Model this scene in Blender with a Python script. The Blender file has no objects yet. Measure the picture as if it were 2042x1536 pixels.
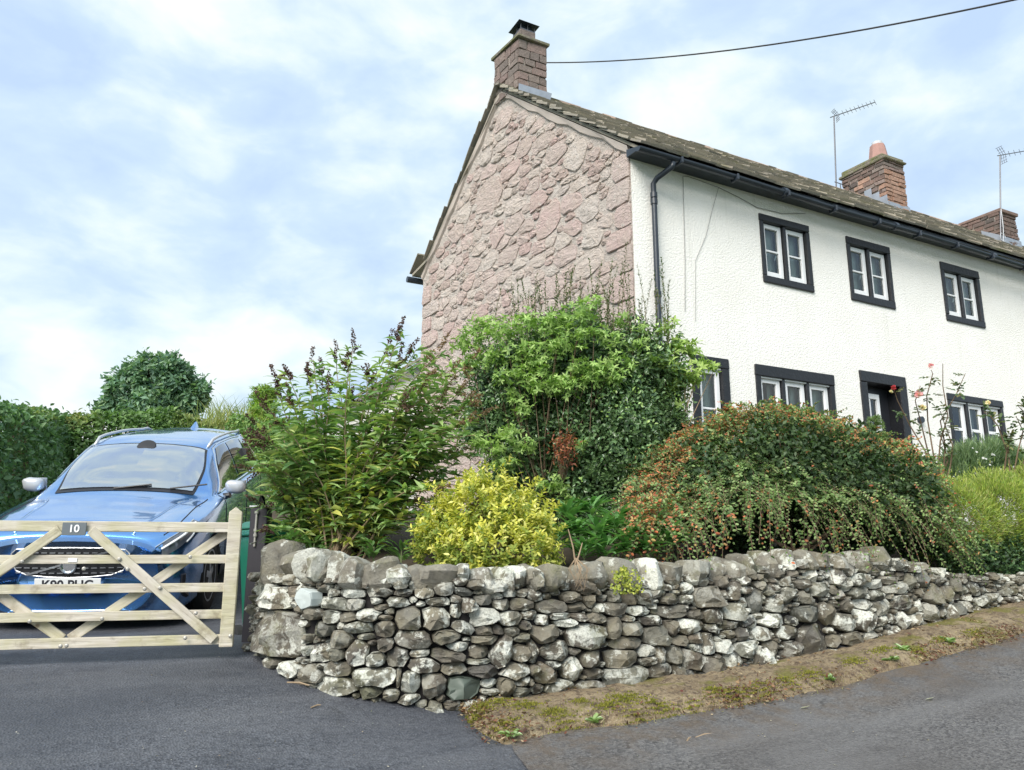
import bpy, math, random
import numpy as np
from mathutils import Vector
R = np.random.RandomState(7)
random.seed(7)
sc = bpy.context.scene
COL = sc.collection
# ------------------------------------------------------------------ camera, sky, sun, exposure
CAMP = np.array([-5.6345, -7.3844, -0.5312])
YAW, PIT, FPX = math.radians(27.817), math.radians(12.254), 1536.4   # focal length in pixels of the 2042 wide photograph
cd = bpy.data.cameras.new('camera'); cam = bpy.data.objects.new('camera', cd); COL.objects.link(cam)
cam.location = CAMP; cam.rotation_euler = (math.pi/2 + PIT, 0, -YAW)
cd.sensor_width = 36; cd.lens = 36*FPX/2042; cd.clip_end = 3000; cd.clip_start = .05
sc.camera = cam
SUN_EL, SUN_AZ = math.radians(40), math.radians(234)    # azimuth clockwise from +Y
sd = bpy.data.lights.new('sun', 'SUN'); sun = bpy.data.objects.new('sun', sd); COL.objects.link(sun)
sd.energy = 1.5; sd.angle = math.radians(38); sd.color = (1, .95, .88)
sdir = Vector((math.sin(SUN_AZ)*math.cos(SUN_EL), math.cos(SUN_AZ)*math.cos(SUN_EL), math.sin(SUN_EL)))
sun.rotation_euler = sdir.to_track_quat('Z', 'Y').to_euler(); sun.location = (-10, -14, 14)
sc.view_settings.view_transform = 'Standard'; sc.view_settings.look = 'None'
sc.view_settings.gamma = 1; sc.view_settings.exposure = 1.80; sc.view_settings.use_curve_mapping = False
w = bpy.data.worlds.new('World'); sc.world = w; w.use_nodes = True
wt = w.node_tree; wt.nodes.clear()
def wn(t, **k):
    n = wt.nodes.new(t)
    for a, v in k.items(): setattr(n, a, v)
    return n
sky = wn('ShaderNodeTexSky', sky_type='NISHITA', sun_disc=False, sun_elevation=SUN_EL, sun_rotation=SUN_AZ)
sky.air_density = 1.0; sky.dust_density = 1.5
bgA = wn('ShaderNodeBackground'); bgA.inputs[1].default_value = .06
wt.links.new(sky.outputs[0], bgA.inputs[0])
tc = wn('ShaderNodeTexCoord')
mp = wn('ShaderNodeMapping'); mp.inputs['Scale'].default_value = (1, 1, 1.9); mp.inputs['Location'].default_value = (1.7, 2.4, .3)
wt.links.new(tc.outputs['Generated'], mp.inputs[0])
nz = wn('ShaderNodeTexNoise'); nz.inputs['Scale'].default_value = 3.7; nz.inputs['Detail'].default_value = 7; nz.inputs['Roughness'].default_value = .52; nz.inputs['Distortion'].default_value = .25
wt.links.new(mp.outputs[0], nz.inputs[0])
cr = wn('ShaderNodeValToRGB')
cr.color_ramp.elements[0].position = .40; cr.color_ramp.elements[0].color = (.172, .222, .297, 1)
cr.color_ramp.elements[1].position = .65; cr.color_ramp.elements[1].color = (.316, .318, .318, 1)
e = cr.color_ramp.elements.new(.49); e.color = (.200, .250, .300, 1)
e = cr.color_ramp.elements.new(.56); e.color = (.250, .290, .303, 1)
nz2 = wn('ShaderNodeTexNoise'); nz2.inputs['Scale'].default_value = 9.5; nz2.inputs['Detail'].default_value = 6; nz2.inputs['Roughness'].default_value = .5; nz2.inputs['Distortion'].default_value = .4
wt.links.new(mp.outputs[0], nz2.inputs[0])
mm_ = wn('ShaderNodeMix'); mm_.inputs[0].default_value = .34; wt.links.new(nz.outputs[0], mm_.inputs[2]); wt.links.new(nz2.outputs[0], mm_.inputs[3])
wt.links.new(mm_.outputs[0], cr.inputs[0])
bgB = wn('ShaderNodeBackground'); bgB.inputs[1].default_value = 1.0
wt.links.new(cr.outputs[0], bgB.inputs[0])
mx = wn('ShaderNodeMixShader'); mx.inputs[0].default_value = .94
wt.links.new(bgA.outputs[0], mx.inputs[1]); wt.links.new(bgB.outputs[0], mx.inputs[2])
wo = wn('ShaderNodeOutputWorld'); wt.links.new(mx.outputs[0], wo.inputs[0])

# ------------------------------------------------------------------ measuring helpers (photograph pixel -> point in the place)
FW = np.array([math.sin(YAW)*math.cos(PIT), math.cos(YAW)*math.cos(PIT), math.sin(PIT)])
RT = np.array([math.cos(YAW), -math.sin(YAW), 0.]); UP = np.cross(RT, FW)
def ray(px, py): return FW + RT*(px-1021)/FPX - UP*(py-768)/FPX
def at(px, py, d): return CAMP + d*ray(px, py)
def onplane(px, py, P, n):
    d = ray(px, py); n = np.array(n, float); return CAMP + d*(((np.array(P, float)-CAMP)@n)/(d@n))
def onz(px, py, z): d = ray(px, py); return CAMP + d*((z-CAMP[2])/d[2])
def proj(P):
    d = np.asarray(P, float)-CAMP; k = d@FW
    return 1021+FPX*(d@RT)/k, 768-FPX*(d@UP)/k, k

# ------------------------------------------------------------------ materials
MATS = {}
class N:
    def __init__(s, name):
        m = bpy.data.materials.new(name); m.use_nodes = True; s.m = m; s.t = m.node_tree; s.t.nodes.clear()
        s.out = s.t.nodes.new('ShaderNodeOutputMaterial'); MATS[name] = m
    def n(s, t, _ins=None, **k):
        x = s.t.nodes.new(t)
        for a, v in k.items(): setattr(x, a, v)
        for a, v in (_ins or {}).items(): s.set(x, a, v)
        return x
    def set(s, x, a, v):
        i = x.inputs[a]
        if hasattr(v, 'is_output'): s.t.links.new(v, i)
        elif hasattr(v, 'outputs'): s.t.links.new(v.outputs[0], i)
        else: i.default_value = (tuple(v)+(1,)) if (isinstance(v, (tuple, list)) and len(v) == 3 and i.type == 'RGBA') else v
    def pos(s): return s.n('ShaderNodeNewGeometry').outputs['Position']
    def noise(s, scale, detail=4, rough=.55, vec=None, dist=0):
        return s.n('ShaderNodeTexNoise', {'Vector': vec if vec is not None else s.pos(), 'Scale': scale, 'Detail': detail, 'Roughness': rough, 'Distortion': dist}).outputs[0]
    def voro(s, scale, vec=None, feature='F1', out=0):
        return s.n('ShaderNodeTexVoronoi', {'Vector': vec if vec is not None else s.pos(), 'Scale': scale}, feature=feature).outputs[out]
    def ramp(s, v, stops):
        x = s.n('ShaderNodeValToRGB', {0: v}); r = x.color_ramp
        while len(r.elements) < len(stops): r.elements.new(.5)
        for e, (p, c) in zip(r.elements, stops):
            e.position = p; e.color = (c, c, c, 1) if not isinstance(c, (tuple, list)) else tuple(c)+(1,)
        return x.outputs[0]
    def mix(s, f, a, b, mode='MIX'):
        x = s.n('ShaderNodeMix', data_type='RGBA', blend_type=mode)
        s.set(x, 0, f); s.set(x, 6, a); s.set(x, 7, b); return x.outputs[2]
    def math(s, op, a, b=0.):
        x = s.n('ShaderNodeMath', operation=op); s.set(x, 0, a); s.set(x, 1, b); return x.outputs[0]
    def bump(s, h, strength=.5, dist=.01, nrm=None):
        i = {'Height': h, 'Strength': strength, 'Distance': dist}
        if nrm is not None: i['Normal'] = nrm
        return s.n('ShaderNodeBump', i).outputs[0]
    def mapping(s, scale, rot=(0, 0, 0)):
        return s.n('ShaderNodeMapping', {0: s.pos(), 'Scale': scale, 'Rotation': rot}).outputs[0]
    def bsdf(s, **k):
        b = s.n('ShaderNodeBsdfPrincipled')
        for a, v in k.items(): s.set(b, a.replace('_', ' '), v)
        s.t.links.new(b.outputs[0], s.out.inputs[0]); return b
def simple(name, col, rough=.6, metal=0., var=.25, vs=6., coat=0., bump=.15, bs=60, spec=.5):
    k = N(name)
    c = k.mix(k.noise(vs), tuple(x*(1-var) for x in col), tuple(min(1, x*(1+var)) for x in col))
    b = k.bsdf(Base_Color=c, Roughness=rough, Metallic=metal)
    b.inputs['Coat Weight'].default_value = coat; b.inputs['Coat Roughness'].default_value = .04
    b.inputs['Specular IOR Level'].default_value = spec
    if bump: k.set(b, 'Normal', k.bump(k.noise(bs, 3), bump, .004))
    return k.m

def objrand(k): return k.n('ShaderNodeObjectInfo').outputs['Random']
def georand(k): return k.n('ShaderNodeNewGeometry').outputs['Random Per Island']

# dry stone: grey-brown stones with pale lichen, dark grain and some moss
def stone_mat(name, tones, lichen=.5, moss=.35, island=False):
    k = N(name); rnd = georand(k) if island else objrand(k)
    base = k.ramp(rnd, tones)
    g = k.noise(26, 6, .7); base = k.mix(k.ramp(g, [(.35, .0), (.7, .75)]), base, k.mix(.62, base, (.032, .028, .022)))
    g2 = k.noise(7, 4); base = k.mix(k.ramp(g2, [(.42, 0.), (.68, .55)]), base, (.30, .27, .19))
    # rounded lichen rosettes
    v = k.voro(15, k.mix(.12, k.pos(), k.n('ShaderNodeTexNoise', {'Vector': k.pos(), 'Scale': 22., 'Detail': 3.}).outputs[1]))
    ro = k.ramp(v, [(.16, 1.), (.36, 0.)])
    pat = k.ramp(k.noise(5.5, 3, .6), [(.47-.1*lichen, 0.), (.53, 1.)])
    l1 = k.math('MULTIPLY', ro, pat)
    l2 = k.ramp(k.noise(9, 7, .68), [(.575, 0.), (.615, 1.)])
    own = k.ramp(k.n('ShaderNodeTexWhiteNoise', {'W': k.math('MULTIPLY', rnd, 91.7)}, noise_dimensions='1D').outputs[0], [(.25, .08), (.75, 1.)])
    big = k.math('MULTIPLY', k.ramp(k.noise(6.5, 6, .6), [(.475, 0.), (.52, 1.)]), own)
    lm = k.math('MAXIMUM', k.math('MAXIMUM', k.math('MULTIPLY', l1, own), k.math('MULTIPLY', l2, .75)), big); lm = k.math('MULTIPLY', lm, k.ramp(k.noise(70, 4, .7), [(.3, .35), (.55, 1.)]))
    base = k.mix(lm, base, k.mix(k.noise(30), (.62, .63, .53), (.88, .89, .83)))
    up = k.n('ShaderNodeSeparateXYZ', {0: k.n('ShaderNodeNewGeometry').outputs['Normal']}).outputs[2]
    mo = k.math('MULTIPLY', k.ramp(k.noise(4.2, 5, .6), [(.56, 0.), (.66, moss)]), k.ramp(k.noise(45, 3), [(.3, .3), (.6, 1.)]))
    base = k.mix(mo, base, k.mix(k.noise(40), (.07, .09, .02), (.20, .20, .06)))
    b = k.bsdf(Base_Color=base, Roughness=.93); b.inputs['Specular IOR Level'].default_value = .2
    h = k.math('ADD', k.math('MULTIPLY', k.noise(34, 8, .72), 1.), k.math('MULTIPLY', k.noise(9, 3), .9))
    k.set(b, 'Normal', k.bump(h, .9, .028))
    return k.m
TONES = [(0., (.21, .19, .15)), (.22, (.105, .095, .085)), (.4, (.27, .245, .19)), (.58, (.16, .14, .115)), (.75, (.245, .25, .205)), (.88, (.085, .09, .092)), (1., (.23, .19, .14))]
stone_mat('rubble_stone', TONES); stone_mat('rubble_small', TONES, island=True)
stone_mat('cope_stone', [(0., (.27, .25, .205)), (.3, (.20, .185, .155)), (.5, (.36, .345, .29)), (.75, (.25, .235, .19)), (1., (.31, .29, .25))], lichen=1.6, moss=.5)
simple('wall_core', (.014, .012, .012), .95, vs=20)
simple('green_slate_stone', (.085, .105, .085), .55, vs=12)
simple('pale_slate', (.50, .55, .53), .8, vs=14, var=.15)
# pink sandstone rubble of the gable, mortar of nearly the same tone
def gable_stone(name, tones, island=False):
    k = N(name); base = k.ramp(georand(k) if island else objrand(k), tones)
    n1 = k.noise(5, 6, .65); base = k.mix(k.ramp(n1, [(.4, 0.), (.7, .6)]), base, (.52, .46, .40))
    n2 = k.noise(18, 6, .7); base = k.mix(k.ramp(n2, [(.52, 0.), (.72, .6)]), base, (.40, .325, .29))
    base = k.mix(k.ramp(k.noise(11, 6, .6), [(.58, 0.), (.70, .7)]), base, (.66, .62, .57))
    b = k.bsdf(Base_Color=base, Roughness=.92); b.inputs['Specular IOR Level'].default_value = .2
    st = k.n('ShaderNodeTexNoise', {'Vector': k.mapping((1, 5, 16), (.5, 0, 0)), 'Scale': 1.3, 'Detail': 6., 'Roughness': .65, 'Distortion': .6}).outputs[0]
    base = k.mix(k.ramp(k.noise(1.1, 5, .65), [(.48, 0.), (.70, .4)]), base, (.50, .41, .36)); base = k.mix(1., base, (1.17, 1.14, 1.12), 'MULTIPLY'); k.set(b, 'Base Color', base)
    h = k.math('ADD', k.math('ADD', k.math('MULTIPLY', k.noise(13, 9, .75), 1.1), k.math('MULTIPLY', k.noise(42, 5, .7), .35)), st)
    k.set(b, 'Normal', k.bump(h, 1., .062)); return k.m
GT = [(0., (.56, .485, .45)), (.15, (.50, .415, .385)), (.35, (.60, .54, .495)), (.5, (.56, .43, .41)), (.65, (.52, .475, .445)), (.8, (.62, .575, .53)), (.9, (.53, .40, .38)), (1., (.42, .335, .31))]
gable_stone('pink_stone', GT); gable_stone('pink_small', GT, True)
gable_stone('quoin_stone', [(0., (.54, .46, .43)), (.5, (.53, .41, .39)), (1., (.55, .49, .46))])
k = N('lime_mortar')
c = k.mix(k.noise(4, 6), (.56, .49, .44), (.68, .615, .56)); c = k.mix(k.ramp(k.noise(13, 6, .7), [(.5, 0.), (.7, .5)]), c, (.37, .30, .27))
b = k.bsdf(Base_Color=c, Roughness=.95); b.inputs['Specular IOR Level'].default_value = .2
st = k.n('ShaderNodeTexNoise', {'Vector': k.mapping((1, 5, 12), (.5, 0, 0)), 'Scale': 1.2, 'Detail': 7., 'Roughness': .68, 'Distortion': .8}).outputs[0]
k.set(b, 'Normal', k.bump(k.math('ADD', k.noise(13, 9, .75), st), 1., .07))
k = N('smooth_mortar')
b = k.bsdf(Base_Color=k.mix(k.noise(6, 5), (.48, .41, .365), (.55, .48, .43)), Roughness=.95); k.set(b, 'Normal', k.bump(k.noise(25, 5), .4, .01))
# white roughcast render
k = N('roughcast')
c = k.mix(k.ramp(k.noise(1.1, 5, .6), [(.35, 0.), (.75, 1.)]), (.83, .81, .76), (.89, .875, .84))
c = k.mix(k.ramp(k.noise(38, 4, .6), [(.60, 0.), (.72, .5)]), c, (.55, .54, .50))
sx = k.n('ShaderNodeTexNoise', {'Vector': k.mapping((9, 9, .5)), 'Scale': 1., 'Detail': 3.}).outputs[0]
c = k.mix(k.ramp(sx, [(.58, 0.), (.80, .45)]), c, (.60, .59, .53))
c = k.mix(k.ramp(k.noise(.45, 6, .7), [(.50, 0.), (.72, .35)]), c, (.70, .70, .62))
b = k.bsdf(Base_Color=c, Roughness=.95); b.inputs['Specular IOR Level'].default_value = .15
h = k.math('ADD', k.math('MULTIPLY', k.noise(70, 2, .5), .6), k.noise(36, 2, .5))
k.set(b, 'Normal', k.bump(h, .85, .012))
k = N('black_paint')
c = k.mix(k.ramp(k.noise(16, 5, .7), [(.62, 0.), (.74, .5)]), (.011, .012, .015), (.085, .08, .075))
b = k.bsdf(Base_Color=c, Roughness=.42); k.set(b, 'Normal', k.bump(k.noise(24, 5), .5, .012))
simple('white_paint', (.80, .81, .82), .45, var=.06, bump=.05)
simple('door_black', (.018, .02, .026), .35, vs=9)
simple('gutter_black', (.022, .03, .042), .38, var=.4, vs=5)
simple('curtain', (.82, .83, .80), .9, var=.15, vs=12)
simple('interior_shade', (.05, .055, .05), .9)
simple('lead', (.30, .33, .38), .5, metal=.3, vs=5, var=.35)
simple('metal_grey', (.16, .16, .17), .45, metal=.7)
simple('cable_black', (.03, .028, .03), .6, bump=0)
simple('cable_grey', (.26, .25, .24), .7, bump=0)
simple('terracotta', (.36, .21, .18), .85, vs=9)
simple('pot_white', (.55, .57, .6), .5)
k = N('window_glass')
fr = k.n('ShaderNodeFresnel', {0: 1.52}); tr = k.n('ShaderNodeBsdfTransparent', {0: (.80, .88, .86)}); gl = k.n('ShaderNodeBsdfGlossy', {0: (.92, .97, .97), 'Roughness': .015})
k.set(gl, 'Normal', k.bump(k.noise(2.2, 2), .12, .05))
f2 = k.math('ADD', k.math('MULTIPLY', fr.outputs[0], 1.3), .01)
ms = k.n('ShaderNodeMixShader', {0: f2, 1: tr, 2: gl}); k.t.links.new(ms.outputs[0], k.out.inputs[0])
# stone slates
def slate_mat(name, island):
    k = N(name); base = k.ramp(georand(k) if island else objrand(k), [(0., (.25, .22, .185)), (.35, (.34, .31, .255)), (.6, (.18, .17, .15)), (.8, (.38, .34, .27)), (1., (.27, .24, .20))])
    base = k.mix(k.ramp(k.noise(9, 6, .7), [(.5, 0.), (.7, .7)]), base, (.30, .28, .22))
    base = k.mix(k.ramp(k.noise(1.3, 5, .7), [(.55, 0.), (.70, .7)]), base, k.mix(k.noise(25), (.09, .10, .025), (.24, .235, .08)))
    b = k.bsdf(Base_Color=base, Roughness=.85); k.set(b, 'Normal', k.bump(k.noise(22, 7, .7), .8, .02)); return k.m
slate_mat('slate', False); slate_mat('slate_small', True)
def brick_mat(name, tones, mossy=0.):
    k = N(name); base = k.ramp(objrand(k), tones)
    base = k.mix(k.ramp(k.noise(14, 6, .7), [(.42, 0.), (.72, .7)]), base, (.09, .075, .065))
    base = k.mix(k.ramp(k.noise(23, 5, .7), [(.62, 0.), (.72, .6)]), base, (.42, .38, .33))
    if mossy: base = k.mix(k.ramp(k.noise(6, 6, .7), [(.42, 0.), (.6, mossy)]), base, k.mix(k.noise(30), (.06, .075, .02), (.19, .20, .06)))
    b = k.bsdf(Base_Color=base, Roughness=.93); k.set(b, 'Normal', k.bump(k.noise(30, 7, .7), .8, .02)); return k.m
brick_mat('chimney_block', [(0., (.25, .20, .175)), (.3, (.185, .15, .135)), (.6, (.27, .20, .175)), (.8, (.22, .155, .14)), (1., (.165, .14, .125))])
brick_mat('chimney_orange', [(0., (.40, .22, .15)), (.5, (.33, .20, .145)), (1., (.44, .27, .20))])
brick_mat('chimney_dark', [(0., (.13, .095, .085)), (.4, (.20, .13, .11)), (.7, (.085, .075, .07)), (1., (.26, .17, .14))])
brick_mat('cap_stone', [(0., (.20, .18, .15)), (1., (.24, .21, .17))], .8)
brick_mat('ridge_stone', [(0., (.42, .29, .21)), (1., (.36, .26, .20))])
simple('chimney_mortar', (.40, .36, .32), .95, vs=12)
# tarmac
def tarmac(name, a, bcol, rough, blotch):
    k = N(name)
    v = k.voro(75, feature='F1', out=1); g = k.n('ShaderNodeSeparateColor', {0: v}).outputs[0]
    c = k.mix(g, a, bcol)
    c = k.mix(k.ramp(k.noise(95, 2, .6), [(.60, 0.), (.72, .6)]), c, (.24, .24, .25))
    big = k.noise(.75, 6, .6); c = k.mix(k.ramp(big, [(.40, 0.), (.68, .8)]), c, blotch)
    c = k.mix(k.ramp(k.noise(3.5, 7, .7), [(.55, 0.), (.75, .5)]), c, k.mix(.5, a, blotch))
    wear = k.n('ShaderNodeTexNoise', {'Vector': k.mapping((.5, 2.2, 1), (0, 0, .12 if name == 'tarmac_road' else 1.4)), 'Scale': 1.1, 'Detail': 5., 'Roughness': .6}).outputs[0]
    c = k.mix(k.ramp(wear, [(.44, 0.), (.66, .55)]), c, k.mix(.5, bcol, (.16, .16, .165)))
    c = k.mix(k.ramp(k.noise(1.6, 8, .72), [(.54, 0.), (.66, .65)]), c, a)
    ck = k.n('ShaderNodeTexVoronoi', {'Vector': k.mix(.25, k.pos(), k.n('ShaderNodeTexNoise', {'Vector': k.pos(), 'Scale': 2.2, 'Detail': 4.}).outputs[1]), 'Scale': .8}, feature='DISTANCE_TO_EDGE').outputs[0]
    c = k.mix(k.math('MULTIPLY', k.ramp(ck, [(.004, 1.), (.010, 0.)]), k.ramp(k.noise(1.3, 2), [(.62, 0.), (.68, .5)])), c, (.03, .03, .03))
    if name == 'tarmac_road':
        yy = k.n('ShaderNodeSeparateXYZ', {0: k.pos()}).outputs[1]
        dm = k.math('MULTIPLY', k.n('ShaderNodeMapRange', {0: yy, 1: -4.0, 2: -3.45}).outputs[0], k.ramp(k.noise(4.5, 6, .65), [(.42, .0), (.62, .9)]))
        c = k.mix(dm, c, k.mix(k.noise(30), (.075, .052, .035), (.15, .115, .08)))
    r_ = k.math('ADD', rough, k.math('MULTIPLY', k.noise(2.2, 4), .25))
    b = k.bsdf(Base_Color=c, Roughness=r_); b.inputs['Specular IOR Level'].default_value = .4
    h = k.math('ADD', k.voro(75), k.math('MULTIPLY', k.noise(40, 5, .7), 1.))
    k.set(b, 'Normal', k.bump(h, .7, .010)); return k.m
tarmac('tarmac_drive', (.034, .037, .046), (.105, .112, .128), .46, (.045, .05, .062))
tarmac('tarmac_road', (.05, .048, .05), (.165, .16, .155), .58, (.085, .078, .074))
simple('ground_soil', (.06, .045, .03), .98, vs=9, var=.5, bump=.8, bs=30)
simple('grass_far', (.07, .11, .03), .95, vs=2)
k = N('verge_earth')
c = k.mix(k.ramp(k.noise(3.2, 6, .65), [(.3, 0.), (.7, 1.)]), (.19, .135, .075), (.40, .32, .20))
c = k.mix(k.ramp(k.noise(19, 7, .75), [(.47, 0.), (.60, .9)]), c, (.085, .055, .038))
c = k.mix(k.ramp(k.noise(60, 4, .7), [(.55, 0.), (.72, .8)]), c, (.47, .40, .28))
c = k.mix(k.ramp(k.noise(2.3, 5, .65), [(.54, 0.), (.62, .9)]), c, k.mix(k.noise(60), (.09, .085, .015), (.25, .23, .05)))
b = k.bsdf(Base_Color=c, Roughness=.97); k.set(b, 'Normal', k.bump(k.math('ADD', k.noise(28, 8, .75), k.noise(110, 3)), .9, .022))
# timber
k = N('gate_timber')
tcx = k.n('ShaderNodeTexCoord').outputs['Object']
gm = k.n('ShaderNodeMapping', {0: tcx, 'Scale': (2.2, 26, 26)}).outputs[0]
gr = k.noise(1.6, 6, .6, gm, .6)
c = k.mix(k.ramp(gr, [(.3, 0.), (.72, 1.)]), (.62, .58, .50), (.40, .35, .28))
c = k.mix(k.ramp(k.noise(3.1, 4, .6), [(.44, 0.), (.66, .75)]), c, (.40, .38, .20))
c = k.mix(k.ramp(k.noise(6, 5, .7), [(.56, 0.), (.68, .65)]), c, (.22, .18, .13))
c = k.mix(k.ramp(k.voro(5.), [(.045, .8), (.10, 0.)]), c, (.13, .075, .04))
c = k.mix(k.ramp(k.noise(2.2, 6, .7, gm), [(.58, 0.), (.66, .55)]), c, (.20, .165, .12))
b = k.bsdf(Base_Color=c, Roughness=.8); k.set(b, 'Normal', k.bump(gr, .7, .008))
simple('bolt_steel', (.42, .40, .36), .45, metal=.6, bump=0)
simple('post_black', (.018, .016, .022), .6)
simple('sign_slate', (.12, .14, .155), .6, var=.1)
simple('sign_white', (.85, .85, .85), .5, var=.02, bump=0)
simple('bin_green', (.01, .13, .075), .4, var=.15)
# car
k = N('car_paint')
b = k.bsdf(Base_Color=(.12,.33,.72), Roughness=.17, Metallic=.9); b.inputs['Coat Weight'].default_value = 1; b.inputs['Coat Roughness'].default_value = .03; b.inputs['Coat IOR'].default_value = 2.0
k.set(b, 'Base Color', k.mix(k.noise(400, 2), (.11, .32, .70), (.14, .37, .76)))
k = N('car_glass')
fr = k.n('ShaderNodeFresnel', {0: 1.5}); tr = k.n('ShaderNodeBsdfTransparent', {0: (.80, .86, .88)}); gl = k.n('ShaderNodeBsdfGlossy', {0: (.95, .97, 1.), 'Roughness': .05})
k.set(gl, 'Normal', k.bump(k.noise(2.5, 2), .1, .05))
f2 = k.math('MINIMUM', k.math('ADD', k.math('MULTIPLY', fr.outputs[0], 1.6), .56), 1.)
ms = k.n('ShaderNodeMixShader', {0: f2, 1: tr, 2: gl}); k.t.links.new(ms.outputs[0], k.out.inputs[0])
simple('car_cabin', (.10, .10, .105), .8)
simple('car_seat', (.22, .21, .20), .8)
simple('car_side_glass', (.02, .024, .028), .05, coat=1., bump=0)
simple('car_black', (.012, .012, .015), .4, bump=0)
simple('car_tyre', (.02, .02, .02), .85)
simple('chrome', (.78, .79, .8), .12, metal=1., var=.04, bump=0)
simple('car_silver', (.50, .51, .53), .3, metal=.3, var=.04, coat=.5, bump=0)
simple('lamp_lens', (.10, .11, .13), .08, coat=1., bump=0)
simple('lamp_white', (.82, .85, .88), .25, bump=0)
simple('plate_white', (.74, .75, .74), .4, var=.03, bump=0)
simple('plate_ink', (.012, .012, .02), .5, bump=0)
# plants
def leaf_mat(name, trans=.35, rough=.5, spec=.4):
    k = N(name); a = k.n('ShaderNodeVertexColor', layer_name='Col').outputs[0]
    p = k.n('ShaderNodeBsdfPrincipled', {'Base Color': a, 'Roughness': rough}); p.inputs['Specular IOR Level'].default_value = spec
    t = k.n('ShaderNodeBsdfTranslucent', {0: k.mix(1., a, (1.0, 1.15, .55), 'MULTIPLY')})
    m = k.n('ShaderNodeMixShader', {0: trans, 1: p, 2: t}); k.t.links.new(m.outputs[0], k.out.inputs[0]); return k.m
leaf_mat('leaf'); leaf_mat('leaf_gloss', .2, .3, .6); leaf_mat('petal', .4, .7, .2)
simple('bark', (.16, .11, .07), .9, vs=14, bump=.5)
simple('bark_pale', (.30, .22, .14), .9, vs=14, bump=.4)
simple('stem_green', (.12, .15, .06), .8, vs=10)
def M(n): return MATS[n]

# ------------------------------------------------------------------ mesh helpers
def link(name, me, mat, parent=None, loc=None, smooth=False):
    if mat and not me.materials: me.materials.append(M(mat))
    if smooth: me.polygons.foreach_set('use_smooth', [True]*len(me.polygons))
    o = bpy.data.objects.new(name, me); COL.objects.link(o)
    if parent is not None: o.parent = parent
    if loc is not None: o.location = tuple(loc)
    return o
def tag(o, label, cat, group=None, kind=None):
    if label: o['label'] = label
    if cat: o['category'] = cat
    if group: o['group'] = group
    if kind: o['kind'] = kind
    return o
def empty(name, loc, label=None, cat=None, group=None):
    o = bpy.data.objects.new(name, None); COL.objects.link(o); o.location = tuple(loc); o.empty_display_size = .1
    return tag(o, label, cat, group)
def pymesh(name, v, f):
    me = bpy.data.meshes.new(name); me.from_pydata([tuple(map(float, x)) for x in v], [], [tuple(x) for x in f]); me.update(); return me
def trimesh(name, V, T, col=None):
    V = np.asarray(V, np.float32); T = np.asarray(T, np.int32)
    me = bpy.data.meshes.new(name); me.vertices.add(len(V)); me.vertices.foreach_set('co', V.ravel())
    me.loops.add(T.size); me.loops.foreach_set('vertex_index', T.ravel()); me.polygons.add(len(T))
    me.polygons.foreach_set('loop_start', np.arange(0, T.size, 3, dtype=np.int32))
    if col is not None:
        a = me.color_attributes.new('Col', 'FLOAT_COLOR', 'POINT'); c = np.ones((len(V), 4), np.float32); c[:, :3] = col; a.data.foreach_set('color', c.ravel())
    me.update(calc_edges=True); return me
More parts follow.
